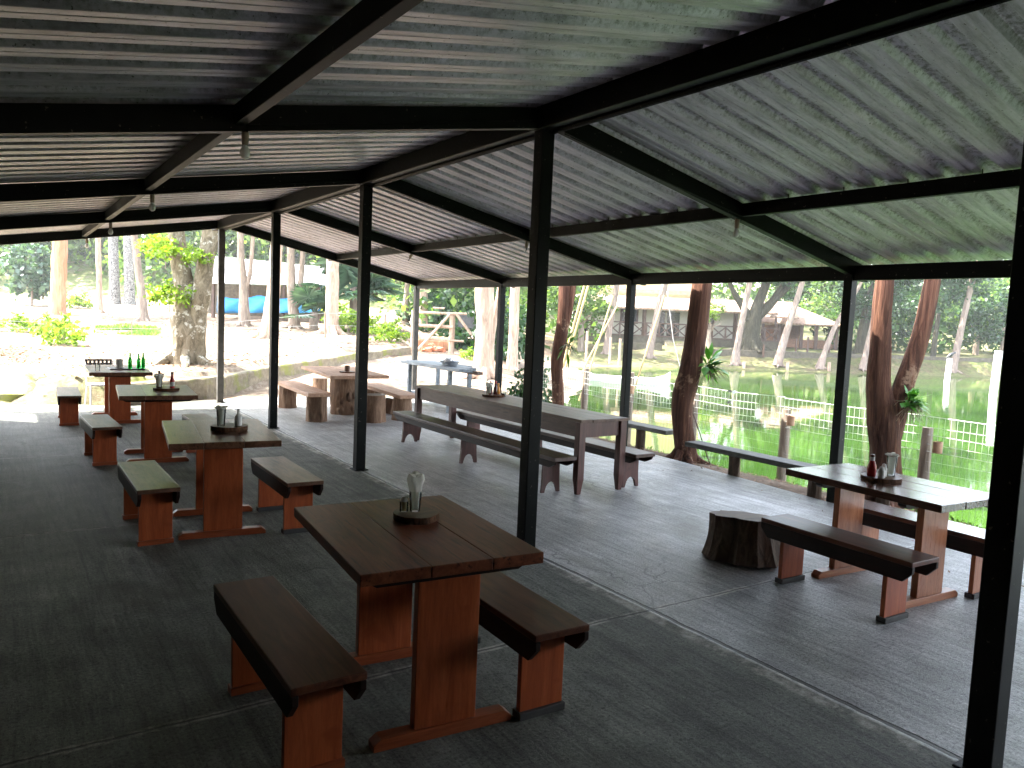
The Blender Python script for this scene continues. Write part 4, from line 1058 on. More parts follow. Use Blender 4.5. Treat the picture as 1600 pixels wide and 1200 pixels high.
photo_tree('forked grey tree with splayed roots beyond the second ridge post', 456, 513, 33, [[(457, 519, .3), (456, 490, .22), (452, 460, .19), (450, 420, .17), (449, 385, .16)], [(458, 480, .14), (464, 455, .13), (467, 420, .12), (468, 395, .11)]], M['greybark'], [(CRS, (0, 0, 10), 1.0, 1)], roots=7, topz=10)
trunk1('reddish sunlit trunk with yellow leaves right of the gate', 754, 600, 20.5, [(752, 606, .36), (753, 580, .27), (752, 540, .22), (754, 510, .22), (752, 470, .26), (751, 440, .26)], M['palebark'], [(CRS, (0, 0, 8), 1.0)], roots=6)
p = MB(); d = 20.4
trunk1('thin pale forked trunk leaning against the sky right of the gate', 764, 600, 21, [(765, 606, .12), (764, 530, .10), (768, 500, .09), (776, 450, .09)], M['palebark'], None)
trunk1('pale trunk right behind the third eave post', 800, 590, 24, [(800, 596, .22), (799, 540, .16), (799, 490, .15), (798, 445, .15)], M['palebark'], [(CRS, (0, 0, 8), .9)], roots=3)
trunk1('reddish trunk beyond the gate post', 655, 500, 40, [(656, 506, .3), (656, 480, .26), (655, 445, .25)], M['palebark'], [(CRS, (0, 0, 9), 1.0)])
trunk1('grey crooked trunk beyond the gate, left', 628, 505, 42, [(629, 509, .2), (629, 480, .16), (631, 450, .15)], M['greybark'], None)

# round young tree at far left
t = thing('young_tree', 'round dark teal young tree on the left lawn edge', 'tree', at(47, 45)); b_ = t.location
p = MB(); p.tube([(0, 0, -.1), (.02, 0, .6), (0, 0, 2.0)], [.07, .06, .03], 8); p.build('trunk', M['greybark'], t)
cm = crown_mesh('round', M['leafteal'], rad=(1.25, 1.25, 1.6), n=1500, size=.34, seed=31, nclump=42, hollow=.2, low=-.95, asp=.75)
add_crown(t, cm, (0, 0, 2.15), 1)
def bush(label, px, py, d, r, rz=0, me=None, name='bush', hz=None):
    a_ = at(px, d); t = thing(name, label, 'bush', a_, rz); add_crown(t, me or SHL, (0, 0, (hz or r) * .55), (r, r, hz or r), rz, 'foliage')
    p = MB(); limbs(p, (0, 0, .1), 4, r * .8, .015, random.Random(px), .9); p.build('stems', M['greybark'], t); return t
bush('bright yellow green bush in the sun at the left, nearest the boulders', 96, 530, 20.0, .62, .3, None, 'bush', .7)
bush('pale sunlit bush just behind the bright one on the left', 78, 510, 23, .55, 1.7)
bush('low lime bush at the left edge of the photo', 18, 515, 24, .8, 2.2, None, 'bush', .5)
bush('small yellow bush between the thick trunk and the slender one', 120, 478, 44, .8, 2.9)
bush('yellow green bush at the foot of the fan palm', 545, 490, 31, 1.0, .7)
bush('green bush by the fence posts left of the gate', 608, 520, 27, .7, 3.0)
bush('dark rounded bush right of the gate', 735, 520, 30, 1.3, 1.0, SH)
bush('leafy dark bush between the pale trunk and the eave post', 778, 520, 26, 1.1, 2.0, SH, 'bush', 1.6)
bush('tall leafy bush beyond the gate', 690, 480, 42, 2.2, .4, SH, 'bush', 2.6)
bush('small yellow leaved plant beside the sunlit gate path', 735, 540, 25, .35, .4)

# fan palms
def fan_palm(label, px, d, h, nf, R_, seed, dz=0):
    a_ = at(px, d); t = thing('fan_palm', label, 'palm', a_); rn = random.Random(seed)
    p = MB(); p.tube([(0, 0, -.1), (0, 0, h * .45)], [.2, .16], 10); p.build('trunk', M['greybark'], t)
    p = MB()
    for i in range(nf):
        a = rn.uniform(0, 6.283); el = rn.uniform(-.2, 1.2); c0 = Vector((0, 0, h * .4)); d_ = Vector((math.cos(a) * math.cos(el), math.sin(a) * math.cos(el), math.sin(el)))
        hub = c0 + d_ * R_ * rn.uniform(.5, .9); p.tube([c0, c0.lerp(hub, .5) + Vector((0, 0, .08)), hub], [.03, .022, .016], 5, False)
        sd = d_.cross(Vector((0, 0, 1))).normalized(); upv = sd.cross(d_).normalized(); rr = R_ * rn.uniform(.5, .75)
        for k in range(22):
            b = (k / 21 - .5) * 4.6; dd = (d_ * math.cos(b) + sd * math.sin(b)).normalized(); tip = hub + dd * rr - Vector((0, 0, rr * .18)) + upv * .03
            s2 = dd.cross(upv).normalized() * rr * .07
            p.add([hub, hub + dd * rr * .55 + s2, tip, hub + dd * rr * .55 - s2 + upv * .02], [(0, 1, 2), (0, 2, 3)])
    p.build('fronds', M['leafteal'], t); return t
fan_palm('large bluish fan palm between the pink trunk and the ridge post', 548, 34, 4.2, 26, 1.9, 5)
fan_palm('smaller fan palm in front of the blue tarpaulin', 487, 33, 1.6, 14, 1.2, 6)

# shed with pale roof and blue tarpaulin
D = 40
t = thing('shed', 'open shed with pale sheet roof beyond the yard', 'shed', at(425, D)); bz = t.location.z
def loc_(px, d, z): v = at(px, d, z); return (v.x - t.location.x, v.y - t.location.y, v.z - bz)
p = MB(); a0, a1, a2, a3 = loc_(318, 39, zp(318, 443, 39)), loc_(520, 39, zp(520, 447, 39)), loc_(505, 45, zp(505, 420, 45)), loc_(325, 45, zp(325, 402, 45))
up_ = Vector((0, 0, .06))
p.add([a0, a1, a2, a3] + [tuple(Vector(q) + up_) for q in (a0, a1, a2, a3)], [(3, 2, 1, 0), (4, 5, 6, 7), (0, 1, 5, 4), (1, 2, 6, 5), (2, 3, 7, 6), (3, 0, 4, 7)]); p.build('roof', M['sheet'], t)
for px in (330, 385, 440, 495):
    p = MB(); b_ = loc_(px, 39.6, 1.0); c_ = loc_(px, 39.6, zp(px, 444, 39.6)); p.bar(b_, c_, .14); p.build('post', M['brownwood'], t)
p = MB(); b_ = Vector(loc_(322, 44.5, 1.2)); c_ = Vector(loc_(510, 44.5, 1.2)); hgt = 1.9
p.add([b_, c_, c_ + Vector((0, 0, hgt)), b_ + Vector((0, 0, hgt))] + [q + Vector((FX * .2, FY * .2, 0)) for q in (b_, c_, c_ + Vector((0, 0, hgt)), b_ + Vector((0, 0, hgt)))], [(0, 1, 2, 3), (7, 6, 5, 4), (0, 4, 5, 1), (3, 2, 6, 7), (0, 3, 7, 4), (1, 5, 6, 2)]); p.build('wall', M['stonewall'], t)
p = MB(); n = 24; vs = []
for i in range(n + 1):
    px = 336 + (500 - 336) * i / n
    for j in range(5):
        d_ = 39.2 + .12 * math.sin(i * .9 + j); topy = 461 + 6 * abs(math.sin(i * .33)) ; z = zp(px, topy + (489 - topy) * j / 4, 39.2); vs.append(at(px, d_, z))
p.add(vs, [(i * 5 + j, (i + 1) * 5 + j, (i + 1) * 5 + j + 1, i * 5 + j + 1) for i in range(n) for j in range(4)])
o = p.build('tarpaulin', M['tarp'], None, smooth=True); sm = o.modifiers.new('thick', 'SOLIDIFY'); sm.thickness = .01; tag(o, 'blue tarpaulin strung along the front of the shed', 'tarpaulin')

# yard fence of wires and thin posts on the left, gate
t = thing('wire_fence', 'thin wire fence on slim posts across the left yard', 'fence', at(250, 24)); b0 = t.location.copy()
prev = None
fp = [(-40, 22), (110, 23.5), (203, 24.5), (330, 25.5), (505, 27.5), (598, 28), (640, 28.5)]
for px, d in fp:
    v = at(px, d); h = .95 if px > 480 else .45
    p = MB(); p.tube([v - b0 - Vector((0, 0, .1)), v - b0 + Vector((0, 0, h))], .035 if px > 480 else .02, 7); p.build('post', M['greybark'], t)
for f in (.95, .5):
    p = MB(); p.tube([at(px, d) - b0 + Vector((0, 0, (.95 if px > 480 else .45) * f)) for px, d in fp], .008, 4, False); p.build('wire', M['wire'], t)

D = 26.5
t = thing('gate', 'rough wooden field gate of poles with diagonal braces', 'gate', at(690, D)); b0 = t.location.copy()
def gp(px, py, dd=0): return at(px, D + dd, zp(px, py, D)) - b0
for (x, ya, yb, r) in ((643, 485, 558, .10), (703, 490, 556, .10), (758, 488, 560, .08)):
    p = MB(); p.tube([gp(x, yb + 6), gp(x, ya)], r, 9); p.build('gate_post', M['palebark'], t)
for (a, b, c, d_, r) in ((645, 488, 735, 491, .045), (648, 508, 704, 511, .06), (655, 529, 722, 533, .04), (650, 551, 742, 555, .04), (672, 481, 690, 482, .03)):
    p = MB(); p.tube([gp(a, b, -.1), gp(c, d_, -.1)], r, 7); p.build('rail', M['palebark'], t)
for (a, b, c, d_) in ((650, 547, 699, 491), (709, 491, 733, 522)):
    p = MB(); p.tube([gp(a, b, -.2), gp(c, d_, -.2)], .05, 7); p.build('brace', M['palebark'], t)
p = MB(); p.add([gp(711, 491, .1), gp(735, 492, .1), gp(740, 514, .1), gp(712, 510, .1)] + [gp(711, 491, .13), gp(735, 492, .13), gp(740, 514, .13), gp(712, 510, .13)], [(0, 1, 2, 3), (7, 6, 5, 4), (0, 4, 5, 1), (1, 5, 6, 2), (2, 6, 7, 3), (3, 7, 4, 0)])
p.build('mesh_panel', simple('grey_shade_mesh', (.12, .13, .14), .8), t)
# clay rubble pile behind the gate
rn = random.Random(8); p = MB()
for i in range(46):
    px = rn.uniform(652, 690); v = at(px, 27.2 + rn.uniform(-.4, 1.2)); q = rn.uniform(.06, .16); a = rn.uniform(0, 3)
    p.box((-q, -q * .6, -.03), (q, q * .6, q * .6), a, (v.x, v.y)); 
    for k in range(8): x_, y_, z_ = p.v[-8 + k]; p.v[-8 + k] = (x_, y_, z_ + v.z + rn.uniform(0, .22) * (1 - abs(px - 671) / 22))
tag(p.build('rubble', M['clay'], None), 'heap of orange clay rubble on the ground behind the gate', 'rubble', kind='stuff')
p = MB(); v = at(672, 28.6); p.tube([at(650, 28.6) + Vector((0, 0, .25)), v + Vector((0, 0, .22)), at(704, 28.6) + Vector((0, 0, .2))], [.26, .3, .28], 12, True, .15, 2); tag(p.build('fallen_log', M['orangebark'], None, smooth=True), 'thick fallen log lying behind the gate', 'log')

# ------------------------------------------------------------------ across the pond: house, shelter, wall, trees
D = 48.5
hs = thing('house', 'cream house with tiled verandah roof and brown criss cross railing across the pond', 'house', at(1070, D)); b0 = hs.location.copy()
def hp(px, py, d=D): return at(px, d, zp(px, py, d) if py is not None else None) - b0
def slab(pa, pb, z0, z1, th, name, mat, parent, front=0.0):
    """upright slab between two ground positions"""
    p = MB(); a, b = Vector(pa), Vector(pb); f = Vector((FX, FY, 0)); a0 = a + f * front; b0_ = b + f * front
    vs = []
    for z in (z0, z1):
        for q in (a0, b0_, b0_ + f * th, a0 + f * th): vs.append((q.x, q.y, z))
    p.add(vs, [(3, 2, 1, 0), (4, 5, 6, 7), (0, 1, 5, 4), (1, 2, 6, 5), (2, 3, 7, 6), (3, 0, 4, 7)])
    return p.build(name, mat, parent)
zf = zp(1000, 525, D) - b0.z                       # verandah floor height above the base
A, Bq = hp(880, None), hp(1215, None); A.z = Bq.z = 0
slab(A, Bq, -.6, zf, 7.5, 'plinth', M['stonewall'], hs)
WA, WB = hp(898, None), hp(1196, None)
ztop = zf + 2.05
slab(WA, WB, zf, ztop, 5.0, 'wall', M['plaster'], hs, 1.9)
UA, UB = hp(906, None), hp(1112, None)
slab(UA, UB, ztop, ztop + 4.0, 4.4, 'upper_wall', M['yplaster'], hs, 2.6)
slab(UA, UB, ztop + .72, ztop + 1.0, .1, 'band', simple('dull_cornice_paint', (.42, .33, .24), .85), hs, 2.48)
def roofslab(pa, pb, za, zb, fa, fb, name, mat, parent, inset=0):
    p = MB(); f = Vector((FX, FY, 0)); r_ = Vector((RX, RY, 0)); a, b = Vector(pa), Vector(pb)
    q = [a + f * fa, b + f * fa, b + f * fb - r_ * inset, a + f * fb + r_ * inset]; zz = [za, za, zb, zb]
    vs = [(v.x, v.y, z) for v, z in zip(q, zz)] + [(v.x, v.y, z + .12) for v, z in zip(q, zz)]
    p.add(vs, [(3, 2, 1, 0), (4, 5, 6, 7), (0, 1, 5, 4), (1, 2, 6, 5), (2, 3, 7, 6), (3, 0, 4, 7)]); o = p.build(name, mat, parent); return o
o = roofslab(hp(890, None), hp(1204, None), ztop - .38, ztop + .45, -.55, 2.55, 'roof', M['tiles'], hs)
for (x0, x1, ya, yb) in ((970, 999, 482, 505), (1108, 1122, 492, 508)):
    slab(hp(x0, None), hp(x1, None), zp(x0, yb, D + 1.8) - b0.z, zp(x0, ya, D + 1.8) - b0.z, .09, 'window', M['brownwood'], hs, 1.84)
    o = slab(hp(x0 + 3, None), hp(x1 - 3, None), zp(x0, yb - 2, D + 1.8) - b0.z, zp(x0, ya + 2, D + 1.8) - b0.z, .06, 'pane', M['dark'], hs, 1.815)
for (x0, x1) in ((1027, 1042), (1046, 1066)):
    slab(hp(x0, None), hp(x1, None), zf + .003, zf + 1.62, .09, 'door', M['dark'], hs, 1.84)
slab(hp(893, None), hp(918, None), zf + .003, zf + 1.62, .09, 'door', M['dark'], hs, 1.82)
for px in (921, 1001, 1092, 1143):
    p = MB(); q = hp(px, None); p.box((q.x - .09, q.y - .09, zf), (q.x + .09, q.y + .09, ztop - .37)); p.build('post', M['brownwood'], hs)
rl = MB(); step = 20.6; x = 902
while x < 1205:
    a, b = hp(x, None), hp(x + step, None); za, zb = zf + .04, zf + .84
    A3, B3 = Vector((a.x, a.y, 0)), Vector((b.x, b.y, 0)); Z = Vector((0, 0, 1))
    rl.bar(A3 + Z * zb, B3 + Z * zb, .10, .09); rl.bar(A3 + Z * za, B3 + Z * za, .08, .08); rl.bar(A3 + Z * zf, A3 + Z * (zb - .05), .11)
    rl.bar(A3 + Z * (za + .06), B3 + Z * (zb - .06), .07); rl.bar(A3 + Z * (zb - .06) + Vector((FX, FY, 0)) * .072, B3 + Z * (za + .06) + Vector((FX, FY, 0)) * .072, .07)
    x += step
rl.build('railing', M['brownwood'], hs)
for i in range(4):
    q0, q1 = hp(1032, None), hp(1062, None); f = Vector((FX, FY, 0))
    slab(q0, q1, -.55, -.1 + (i + 1) * (zf) / 5, .3, 'step', M['kerb'], hs, -1.5 + i * .3)

sh = thing('shelter', 'open tiled shelter with posts right of the house across the pond', 'shelter', at(1250, 52)); b0 = sh.location.copy()
def sp(px, d, z): v = at(px, d, 0) - b0; v.z = z; return v
zr_, ze_ = zp(1222, 478, 53) - b0.z, zp(1250, 506, 51) - b0.z
p = MB(); f = Vector((FX, FY, 0))
q = [sp(1176, 50, ze_), sp(1312, 50, ze_), sp(1312, 56, ze_), sp(1176, 56, ze_), sp(1212, 53, zr_), sp(1236, 53, zr_)]
p.add(q + [v + Vector((0, 0, -.1)) for v in q[:4]], [(0, 1, 5, 4), (1, 2, 5), (2, 3, 4, 5), (3, 0, 4), (0, 6, 7, 1), (1, 7, 8, 2), (2, 8, 9, 3), (3, 9, 6, 0), (9, 8, 7, 6)]); p.build('roof', M['tiles'], sh)
for px, d in ((1186, 50.6), (1212, 50.6), (1247, 50.6), (1270, 50.6), (1302, 50.6), (1200, 55.4), (1290, 55.4)):
    v = sp(px, d, -.3); p = MB(); p.bar(v, v + Vector((0, 0, ze_ + .35)), .2); p.build('post', M['brownwood'], sh)
a, b = sp(1226, 52, 0), sp(1312, 52, 0); slab(a, b, -.3, .55, .15, 'parapet', M['brick'], sh)
a, b = sp(1186, 55, 0), sp(1244, 55, 0); slab(a, b, -.3, 1.5, .15, 'wall', M['brick'], sh)
p = MB(); q = [sp(1196, 49.0, ze_ + .35), sp(1242, 49.0, ze_ + .35), sp(1236, 51.2, zr_ + .2), sp(1202, 51.2, zr_ + .2)]
p.add(q + [v - Vector((0, 0, .08)) for v in q], [(0, 1, 2, 3), (7, 6, 5, 4), (0, 4, 5, 1), (1, 5, 6, 2), (2, 6, 7, 3), (3, 7, 4, 0)]); p.build('porch_roof', M['tiles'], sh)
v = sp(1206, 49.2, -.3); p = MB(); p.bar(v, v + Vector((0, 0, ze_ + .65)), .14); p.build('post', M['brownwood'], sh)
o = slab(at(985, 45.8, 0), at(1032, 45.8, 0), .0, zp(1000, 536, 45.8), .35, 'bank_wall', M['stonewall'], None); tag(o, 'short dark retaining wall left of the steps across the pond', 'wall')
p = MB(); pts = [(1075, 45.4), (1140, 45.2), (1200, 45.3), (1300, 45.9), (1420, 46.8), (1560, 48), (1800, 50)]
vs = []
for px, d in pts:
    tp = zp(1200, 548.5, 45.3) + .02 * (px - 1200) / 100
    a, b = at(px, d, 0), at(px, d + .4, 0); vs += [(a.x, a.y, -.3), (a.x, a.y, tp), (b.x, b.y, tp), (b.x, b.y, -.3)]
p.add(vs, [(i * 4 + j, (i + 1) * 4 + j, (i + 1) * 4 + j + 1, i * 4 + j + 1) for i in range(len(pts) - 1) for j in range(3)] + [(0, 1, 2, 3), tuple(len(vs) - 4 + j for j in (3, 2, 1, 0))])
tag(p.build('bank_wall', M['stonewall'], None), 'long dark stone wall on the far pond bank under the shelter', 'wall')

FB = [('leaning pale trunk left of the house on the far bank', 943, 560, 43, [(943, 564, .22), (946, 530, .19), (951, 490, .17), (956, 440, .15)]),
      ('tall pale trunk before the house doors on the far bank', 1012, 558, 43, [(1011, 563, .26), (1015, 530, .21), (1021, 490, .19), (1031, 440, .17)]),
      ('pale knobbly trunk standing before the dark tree on the far bank', 1148, 567, 43.5, [(1147, 571, .3), (1148, 545, .19), (1153, 505, .17), (1160, 450, .16)]),
      ('pale trunk leaning right in front of the shelter', 1215, 567, 43.8, [(1213, 571, .28), (1219, 540, .21), (1228, 500, .18), (1243, 440, .15)]),
      ('thin trunk with a strong lean right of the shelter', 1280, 573, 44.2, [(1279, 577, .26), (1285, 550, .16), (1296, 515, .14), (1313, 480, .12), (1330, 450, .1)]),
      ('pale trunk beside the right eave post across the pond', 1347, 574, 44.6, [(1346, 577, .22), (1350, 545, .15), (1356, 505, .14), (1364, 440, .13)]),
      ('pale trunk behind the white post in the water', 1488, 580, 46, [(1486, 584, .26), (1490, 550, .2), (1496, 500, .17), (1505, 435, .16)])]
for lb, px, py, d, path in FB:
    photo_tree(lb, px, py, d, [path], M['bankbark'], [(CRS, (.5, 0, 8.5), .9, px)], group='pale trunks on the far bank', roots=4, topz=9, n=9)
photo_tree('dark thick tree with spreading limbs right of the house', 1168, 545, 46.5, [[(1168, 552, .8), (1168, 525, .55), (1172, 495, .42), (1178, 470, .3), (1186, 445, .25)], [(1172, 500, .3), (1190, 482, .26), (1205, 465, .2), (1225, 445, .18)], [(1166, 500, .28), (1155, 482, .22), (1143, 466, .18), (1132, 448, .14)], [(1176, 490, .2), (1196, 470, .14), (1209, 450, .12)]],
           M['darkbark'], [(CRD, (1.0, -.5, 5.6), 1.0), (CRD, (-1.5, .6, 5.4), .8, 2), (CR, (2.6, 0, 5.0), .75, 1)], roots=5, topz=6.5)
photo_tree('dark trunked leafy tree left of the double trunked tree, across the pond', 1343, 548, 47, [[(1343, 552, .5), (1343, 525, .38), (1346, 490, .3), (1350, 450, .22)]], M['darkbark'], [(CRD, (0, 0, 4.8), 1.0, 1), (CRD, (.5, 0, 3.0), .6, 4)], roots=3, topz=5)
photo_tree('dark slim trunk between the forks of the double trunked tree', 1454, 556, 48, [[(1454, 566, .18), (1455, 530, .15), (1457, 490, .13)]], M['darkbark'], [(CRD, (0, 0, 5.0), 1.0)], topz=4.5)
for i, (px, d, r_, me, lb, dz) in enumerate((
   (1300, 56, 1.15, CR, 'bright leafy tree standing behind the shelter roof', 2.4), (1270, 60, 1.3, CRD, 'dark leafy tree far behind the shelter', 3.2),
   (1385, 52, 1.0, CRD, 'bushy dark tree behind the double trunked tree', 2.0), (1520, 53, 1.25, CR, 'spreading green tree at the right end of the far bank', 2.6),
   (1560, 50, 1.0, CRD, 'low dark tree at the right end of the far bank', 2.0), (1430, 58, 1.4, CR, 'tall light green tree far behind the double trunked tree', 4.0),
   (1240, 66, 1.5, CR, 'tall pale green tree beyond the shelter ridge', 5.0), (905, 44, .7, CR, 'small tree at the left corner of the house', 2.2), (1105, 47, .55, CRL, 'light green bush against the house wall', 1.5))):
    a_ = at(px, d); t = thing('leafy_tree', lb, 'tree', a_, i)
    p = MB(); p.tube([(0, 0, -.2), (.1, .05, dz * .5), (0, 0, dz)], [.22, .17, .08], 8); limbs(p, (0, 0, dz * .8), 5, 1.6 * r_, .08, random.Random(i)); p.build('trunk', M['greybark'], t)
    add_crown(t, me, (0, 0, dz + .6), r_, i * 1.3)
# slim fence posts on the far side and left of the pond
for i, (px, ya, yb, d, lb) in enumerate(((914, 517, 556, 36, 'pale fence stake left of the far bank, first of three'), (951, 527, 562, 36, 'grey fence stake beside the leaning pale trunk'), (966, 529, 566, 35, 'pale fence stake right of the leaning pale trunk'),
        (1190, 538, 552, 45.0, 'short stake on the bank wall below the railing'), (1240, 528, 550, 46.6, 'dark stake on the bank wall before the shelter posts'), (1258, 526, 550, 46.6, 'dark T shaped stake on the lawn by the shelter'), (1292, 530, 555, 46.6, 'thin dark stake near the thin leaning trunk'))):
    p = MB(); a_, b_ = at(px, d, zp(px, yb + 6, d)), at(px, d, zp(px, ya, d)); p.tube([a_, b_], .06, 7)
    tag(p.build('stake', M['palebark'] if i < 3 else M['brownwood'], None), lb, 'stake')
for (px, ya, yb, d, lb) in ((1229, 566, 578, 43.2, 'short pale bollard at the water edge below the shelter'), (1294, 566, 578, 43.8, 'short pale bollard at the water edge right of the shelter'), (1161, 566, 574, 43.0, 'short pale bollard at the water edge by the knobbly trunk')):
    p = MB(); a_, b_ = at(px, d, zp(px, yb + 4, d)), at(px, d, zp(px, ya, d)); p.tube([a_, b_], .09, 8); tag(p.build('bollard', M['palebark'], None, smooth=True), lb, 'bollard')
# white post in the pond with a dark bird
d = 39.1; a_ = at(1479, d, WATER - .5); p = MB(); p.tube([a_, at(1481, d, zp(1481, 560, d))], [.14, .13], 12); tag(p.build('white_post', M['white'], None, smooth=True), 'white post standing in the pond with a dark bird on top', 'post')
zt = zp(1481, 560, d); a_ = at(1481, d, zt); t = None
p = MB(); bd = Vector((RX, RY, 0)).normalized(); ax = (bd * .8 + Vector((0, 0, .55))).normalized()
bp = [(-.26, .012), (-.17, .035), (-.08, .075), (.02, .10), (.10, .09), (.16, .06), (.20, .055), (.25, .05), (.285, .02), (.33, .006)]
p.tube([ax * t_ + Vector((0, 0, .17)) + (bd * .03 if t_ > .2 else Vector((0, 0, 0))) for t_, r_ in bp], [r_ for t_, r_ in bp], 12)
for k in (-.03, .03): p.tube([Vector((-RY * k, RX * k, .12)), Vector((-RY * k, RX * k, 0))], .009, 5)
tag(p.build('bird', M['black'], None, smooth=True, loc=a_), 'small dark bird perched on the white post in the pond', 'bird')
# tall white pole right edge
d = 30; p = MB(); p.tube([at(1553, d, -1.0), at(1556, d, zp(1556, 548, d))], .14, 10); tag(p.build('white_post', M['white'], None, smooth=True), 'taller white post in the pond beside the nearest right post', 'post')
# white boat
t = thing('rowing_boat', 'flat white boat with an upturned bow at the left shore of the pond', 'boat', at(985, 29.5, WATER)); p = MB(); st = [(-2.3, .42, .22), (-1.5, .5, .2), (0, .52, .2), (.8, .45, .22), (1.25, .25, .34), (1.5, .06, .52)]
vs = []; r_ = Vector((RX, RY, 0)) * .98 - Vector((FX, FY, 0)) * .35; r_.normalize(); f = Vector((-r_.y, r_.x, 0))
for s_, hw, zt in st:
    for a, z in ((-hw, zt), (-hw * .75, -.06), (hw * .75, -.06), (hw, zt), (hw * .9, zt), (hw * .6, .07), (-hw * .6, .07), (-hw * .9, zt)):
        q = r_ * s_ + f * a; vs.append((q.x, q.y, z))
n = 8; p.add(vs, [(i * n + k, i * n + (k + 1) % n, (i + 1) * n + (k + 1) % n, (i + 1) * n + k) for i in range(len(st) - 1) for k in range(n)] + [tuple(range(n))[::-1], tuple(range(len(vs) - n, len(vs)))])
p.build('hull', M['white'], t)
p = MB()
for s_ in (-1.4, -.2): 
    q = r_ * s_; p.bar(q - f * .47 + Vector((0, 0, .17)), q + f * .47 + Vector((0, 0, .17)), .22, .03)
p.build('thwart', M['white'], t)

# bamboo poles, stick and ropes near the pond fence
for i, (a, b, d, r, lb) in enumerate((((884, 545), (906, 445), 14.2, .022, 'yellow bamboo pole leaning by the red trunk, left one'), ((889, 545), (912, 445), 14.4, .022, 'yellow bamboo pole leaning by the red trunk, right one'),
        ((915, 600), (951, 462), 15.5, .018, 'long yellow bamboo pole leaning before the house'), ((918, 560), (958, 478), 16, .018, 'pale bamboo pole crossing the longer one before the house'),
        ((988, 625), (1030, 462), 13.5, .016, 'thin yellow pole rising from the fence post to the tall pale trunk'))):
    p = MB(); z0 = zp(a[0], a[1], d); p.tube([at(a[0] - (b[0] - a[0]) * .25, d, z0 - .35), at(a[0], d, z0), at(b[0], d, zp(b[0], b[1], d))], r, 7); tag(p.build('bamboo_pole', M['pole'], None, smooth=True), lb, 'pole', 'bamboo poles by the pond')
p = MB(); d = 10.6; p.tube([at(1120, d - .4, -.06), at(1087, d, zp(1087, 648, d))], .009, 6); tag(p.build('stick', M['brownwood'], None), 'thin dark stick leaning against the crooked tree', 'stick')
p = MB(); d = 12; p.tube([at(1034, d, zp(1034, 455, d)), at(1048, d, zp(1048, 530, d)), at(1062, d, zp(1062, 575, d))], .006, 5); tag(p.build('rope', M['ceram'], None), 'thin pale rope hanging beside the crooked tree', 'rope')

# ------------------------------------------------------------------ woods behind everything
def woods(name, label, spots, mat, n, size, seed):
    rnd = random.Random(seed); mb = MB()
    for i in range(n):
        px, d, h, wd = spots[rnd.randrange(len(spots))]
        b_ = SPOT[(px, d)]; a = rnd.random() ** .8; r_ = wd * math.sqrt(max(.05, 1 - abs(a * 2 - .9) ** 2)) ; ang = rnd.uniform(0, 6.283); rr = r_ * rnd.random() ** .35
        k = noise.noise(Vector((px * .3 + ang * 1.2, a * 5, d))) 
        mb.leaf((b_.x + math.cos(ang) * rr * (1 + .3 * k), b_.y + math.sin(ang) * rr * (1 + .3 * k), b_.z + a * h * (1 + .2 * k)), size * rnd.uniform(.6, 1.4), rnd, None, .7)
    o = mb.build(name, mat); return tag(o, label, 'woods', kind='stuff')
SPOT = {}
def spots(pxs, d0, d1, h0, h1, w0, w1, seed):
    rn = random.Random(seed); out = []
    for px in pxs:
        d = rn.uniform(d0, d1); SPOT[(px, d)] = at(px, d); out.append((px, d, rn.uniform(h0, h1), rn.uniform(w0, w1)))
    return out
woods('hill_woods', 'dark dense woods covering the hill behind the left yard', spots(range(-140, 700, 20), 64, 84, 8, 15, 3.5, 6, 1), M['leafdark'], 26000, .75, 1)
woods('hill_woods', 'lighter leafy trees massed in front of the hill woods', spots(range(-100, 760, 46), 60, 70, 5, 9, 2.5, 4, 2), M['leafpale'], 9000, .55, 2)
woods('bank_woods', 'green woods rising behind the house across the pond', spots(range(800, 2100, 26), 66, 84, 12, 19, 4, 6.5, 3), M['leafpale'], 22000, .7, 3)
woods('bank_woods', 'bushy undergrowth along the far bank right of the shelter', spots(list(range(1320, 2000, 30)), 50, 60, 3, 6, 2, 3.4, 4), M['leaf'], 7000, .45, 4)
woods('bank_woods', 'leafy thicket beyond the gate and the pale trunks', spots(range(640, 900, 18), 40, 58, 4, 9, 2, 3.5, 5), M['leafpale'], 7000, .42, 5)

# ------------------------------------------------------------------ grass and litter
rn = random.Random(5); p = MB()
for i in range(15000):
    y = rn.uniform(-4.5, 8.5); x = 4.95 + rn.betavariate(2.2, 2.2) * .95 + .10 * math.sin(y * 1.7)
    if noise.noise(Vector((x * 1.3, y * 1.3, 1))) < -.12: continue
    z = gz(x, y); h = rn.uniform(.02, .075) * (1.7 if rn.random() < .06 else 1); a = rn.uniform(0, 6.28); l_ = Vector((math.cos(a), math.sin(a), 0)) * h * .7; s_ = Vector((-math.sin(a), math.cos(a), 0)) * rn.uniform(.006, .014); b_ = Vector((x, y, z - .005))
    p.add([b_ - s_, b_ + s_, b_ + l_ * .4 + Vector((0, 0, h * .8)) + s_ * .7, b_ + l_ + Vector((0, 0, h))], [(0, 1, 2, 3)])
tag(p.build('bank_grass', M['grass'], None), 'short grass on the near pond bank', 'grass', kind='stuff')
p = MB()
for i in range(5200):
    a0 = rn.uniform(0, 6.283); r0 = rn.random() ** .6; v = at(212 + 66 * r0 * math.cos(a0), 27.6 + 2.9 * r0 * math.sin(a0))
    if noise.noise(Vector((v.x * .8, v.y * .8, 5))) < -.08 + r0 * .25: continue
    h = rn.uniform(.05, .16) * (1.25 - r0 * .6); a = rn.uniform(0, 6.28); l_ = Vector((math.cos(a), math.sin(a), 0)) * h * .5; s_ = Vector((-math.sin(a), math.cos(a), 0)) * .025
    p.add([v - s_, v + s_, v + l_ + Vector((0, 0, h))], [(0, 1, 2)])
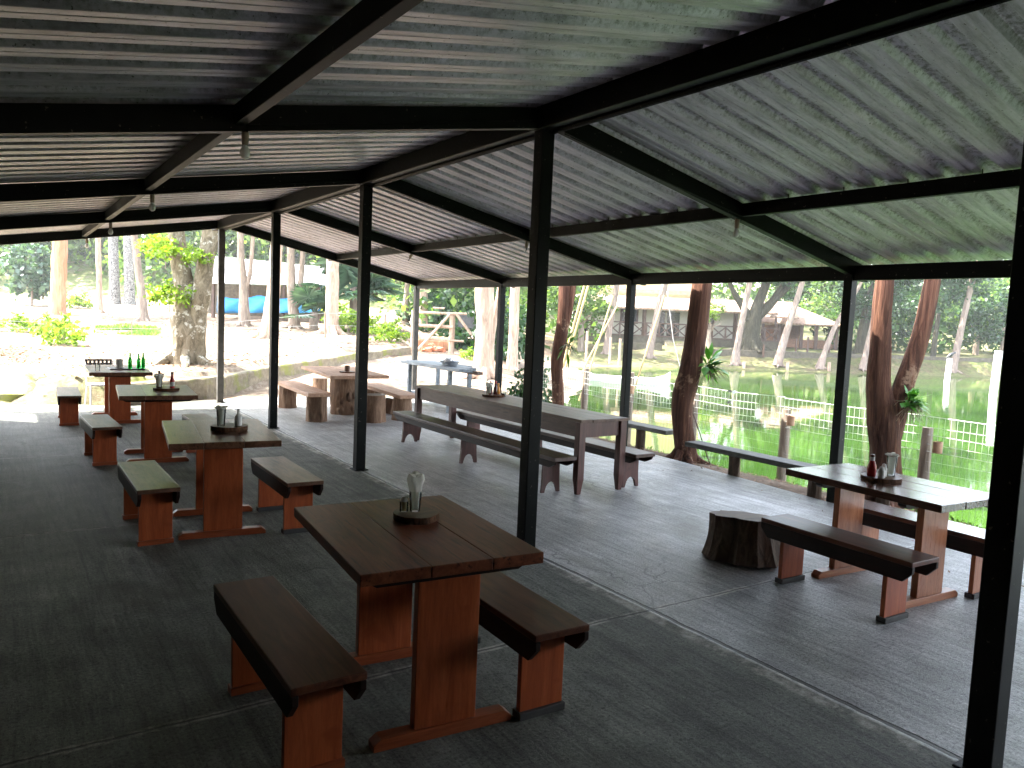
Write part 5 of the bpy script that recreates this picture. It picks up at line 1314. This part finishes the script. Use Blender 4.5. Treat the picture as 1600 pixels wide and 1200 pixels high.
tag(p.build('yard_grass', M['grass'], None), 'patch of fresh grass by the wire fence in the left yard', 'grass', kind='stuff')
p = MB()
def litter(x, y, s_):
    z = gz(x, y) + .012; a = rn.uniform(0, 6.28); q = s_ * rn.uniform(.5, 1.3)
    c, d_ = Vector((math.cos(a), math.sin(a), rn.uniform(-.3, .3))) * q, Vector((-math.sin(a), math.cos(a), rn.uniform(-.3, .3))) * q * .45; b_ = Vector((x, y, z))
    p.add([b_ - c, b_ + d_ * rn.uniform(.7, 1.2), b_ + c, b_ - d_], [(0, 1, 2, 3)])
for i in range(3600):
    y = rn.uniform(-4, 9); x = pline(y, [(-14, 3.62), (-2, 3.78), (0, 3.97), (2.5, 4.2), (6, 4.3), (10, 4.2)]) + .02 + rn.random() ** 2.2 * .8; litter(x, y, .03)
for i in range(3400):
    a = rn.uniform(0, 6.28); r_ = rn.random() ** .7 * 3.2; b_ = base_at(288, 17); x, y = b_[0] + math.cos(a) * r_ * 1.2, b_[1] + math.sin(a) * r_
    if kerb_side((x, y)) > .4: litter(x, y, .05)
for i in range(2600):
    a0 = rn.uniform(0, 6.283); r0 = rn.random() ** .7; v = base_at(5 + 75 * r0 * math.cos(a0), 17.3 + 2.2 * r0 * math.sin(a0)); litter(v[0], v[1], .045)
for i in range(2600):
    v = base_at(rn.uniform(60, 640), rn.uniform(17, 40))
    if kerb_side(v) > .4: litter(v[0], v[1], .07)
for i in range(150):
    y = rn.uniform(-3.5, 10); x = pline(y, [(-14, 3.62), (-2, 3.78), (0, 3.97), (2.5, 4.2), (6, 4.3), (10, 4.2)]) - .02 - rn.random() ** 1.8 * 1.6; n0 = len(p.v); litter(x, y, .022)
    zz = [q[2] for q in p.v[n0:]]; p.v[n0:] = [(q[0], q[1], q[2] - min(zz) + .003) for q in p.v[n0:]]
tag(p.build('leaf_litter', M['litter'], None), 'dry fallen leaves on the ground around floor and trees', 'leaf litter', kind='stuff')

# ------------------------------------------------------------------ thin sunlit haze over the grounds
hz = MB(); hz.box((-75, -20, -2.2), (95, 100, 32))
a = NT('thin_haze'); a.t.nodes.remove(a.b); pv = a.n('VolumePrincipled'); pv.inputs['Color'].default_value = (.9, .93, .95, 1); pv.inputs['Density'].default_value = .0008; pv.inputs['Anisotropy'].default_value = .3
a.l(pv.outputs[0], a.out.inputs['Volume'])
o = hz.build('haze', a.m); tag(o, 'thin pale haze in the air between the trees', 'haze', kind='stuff')
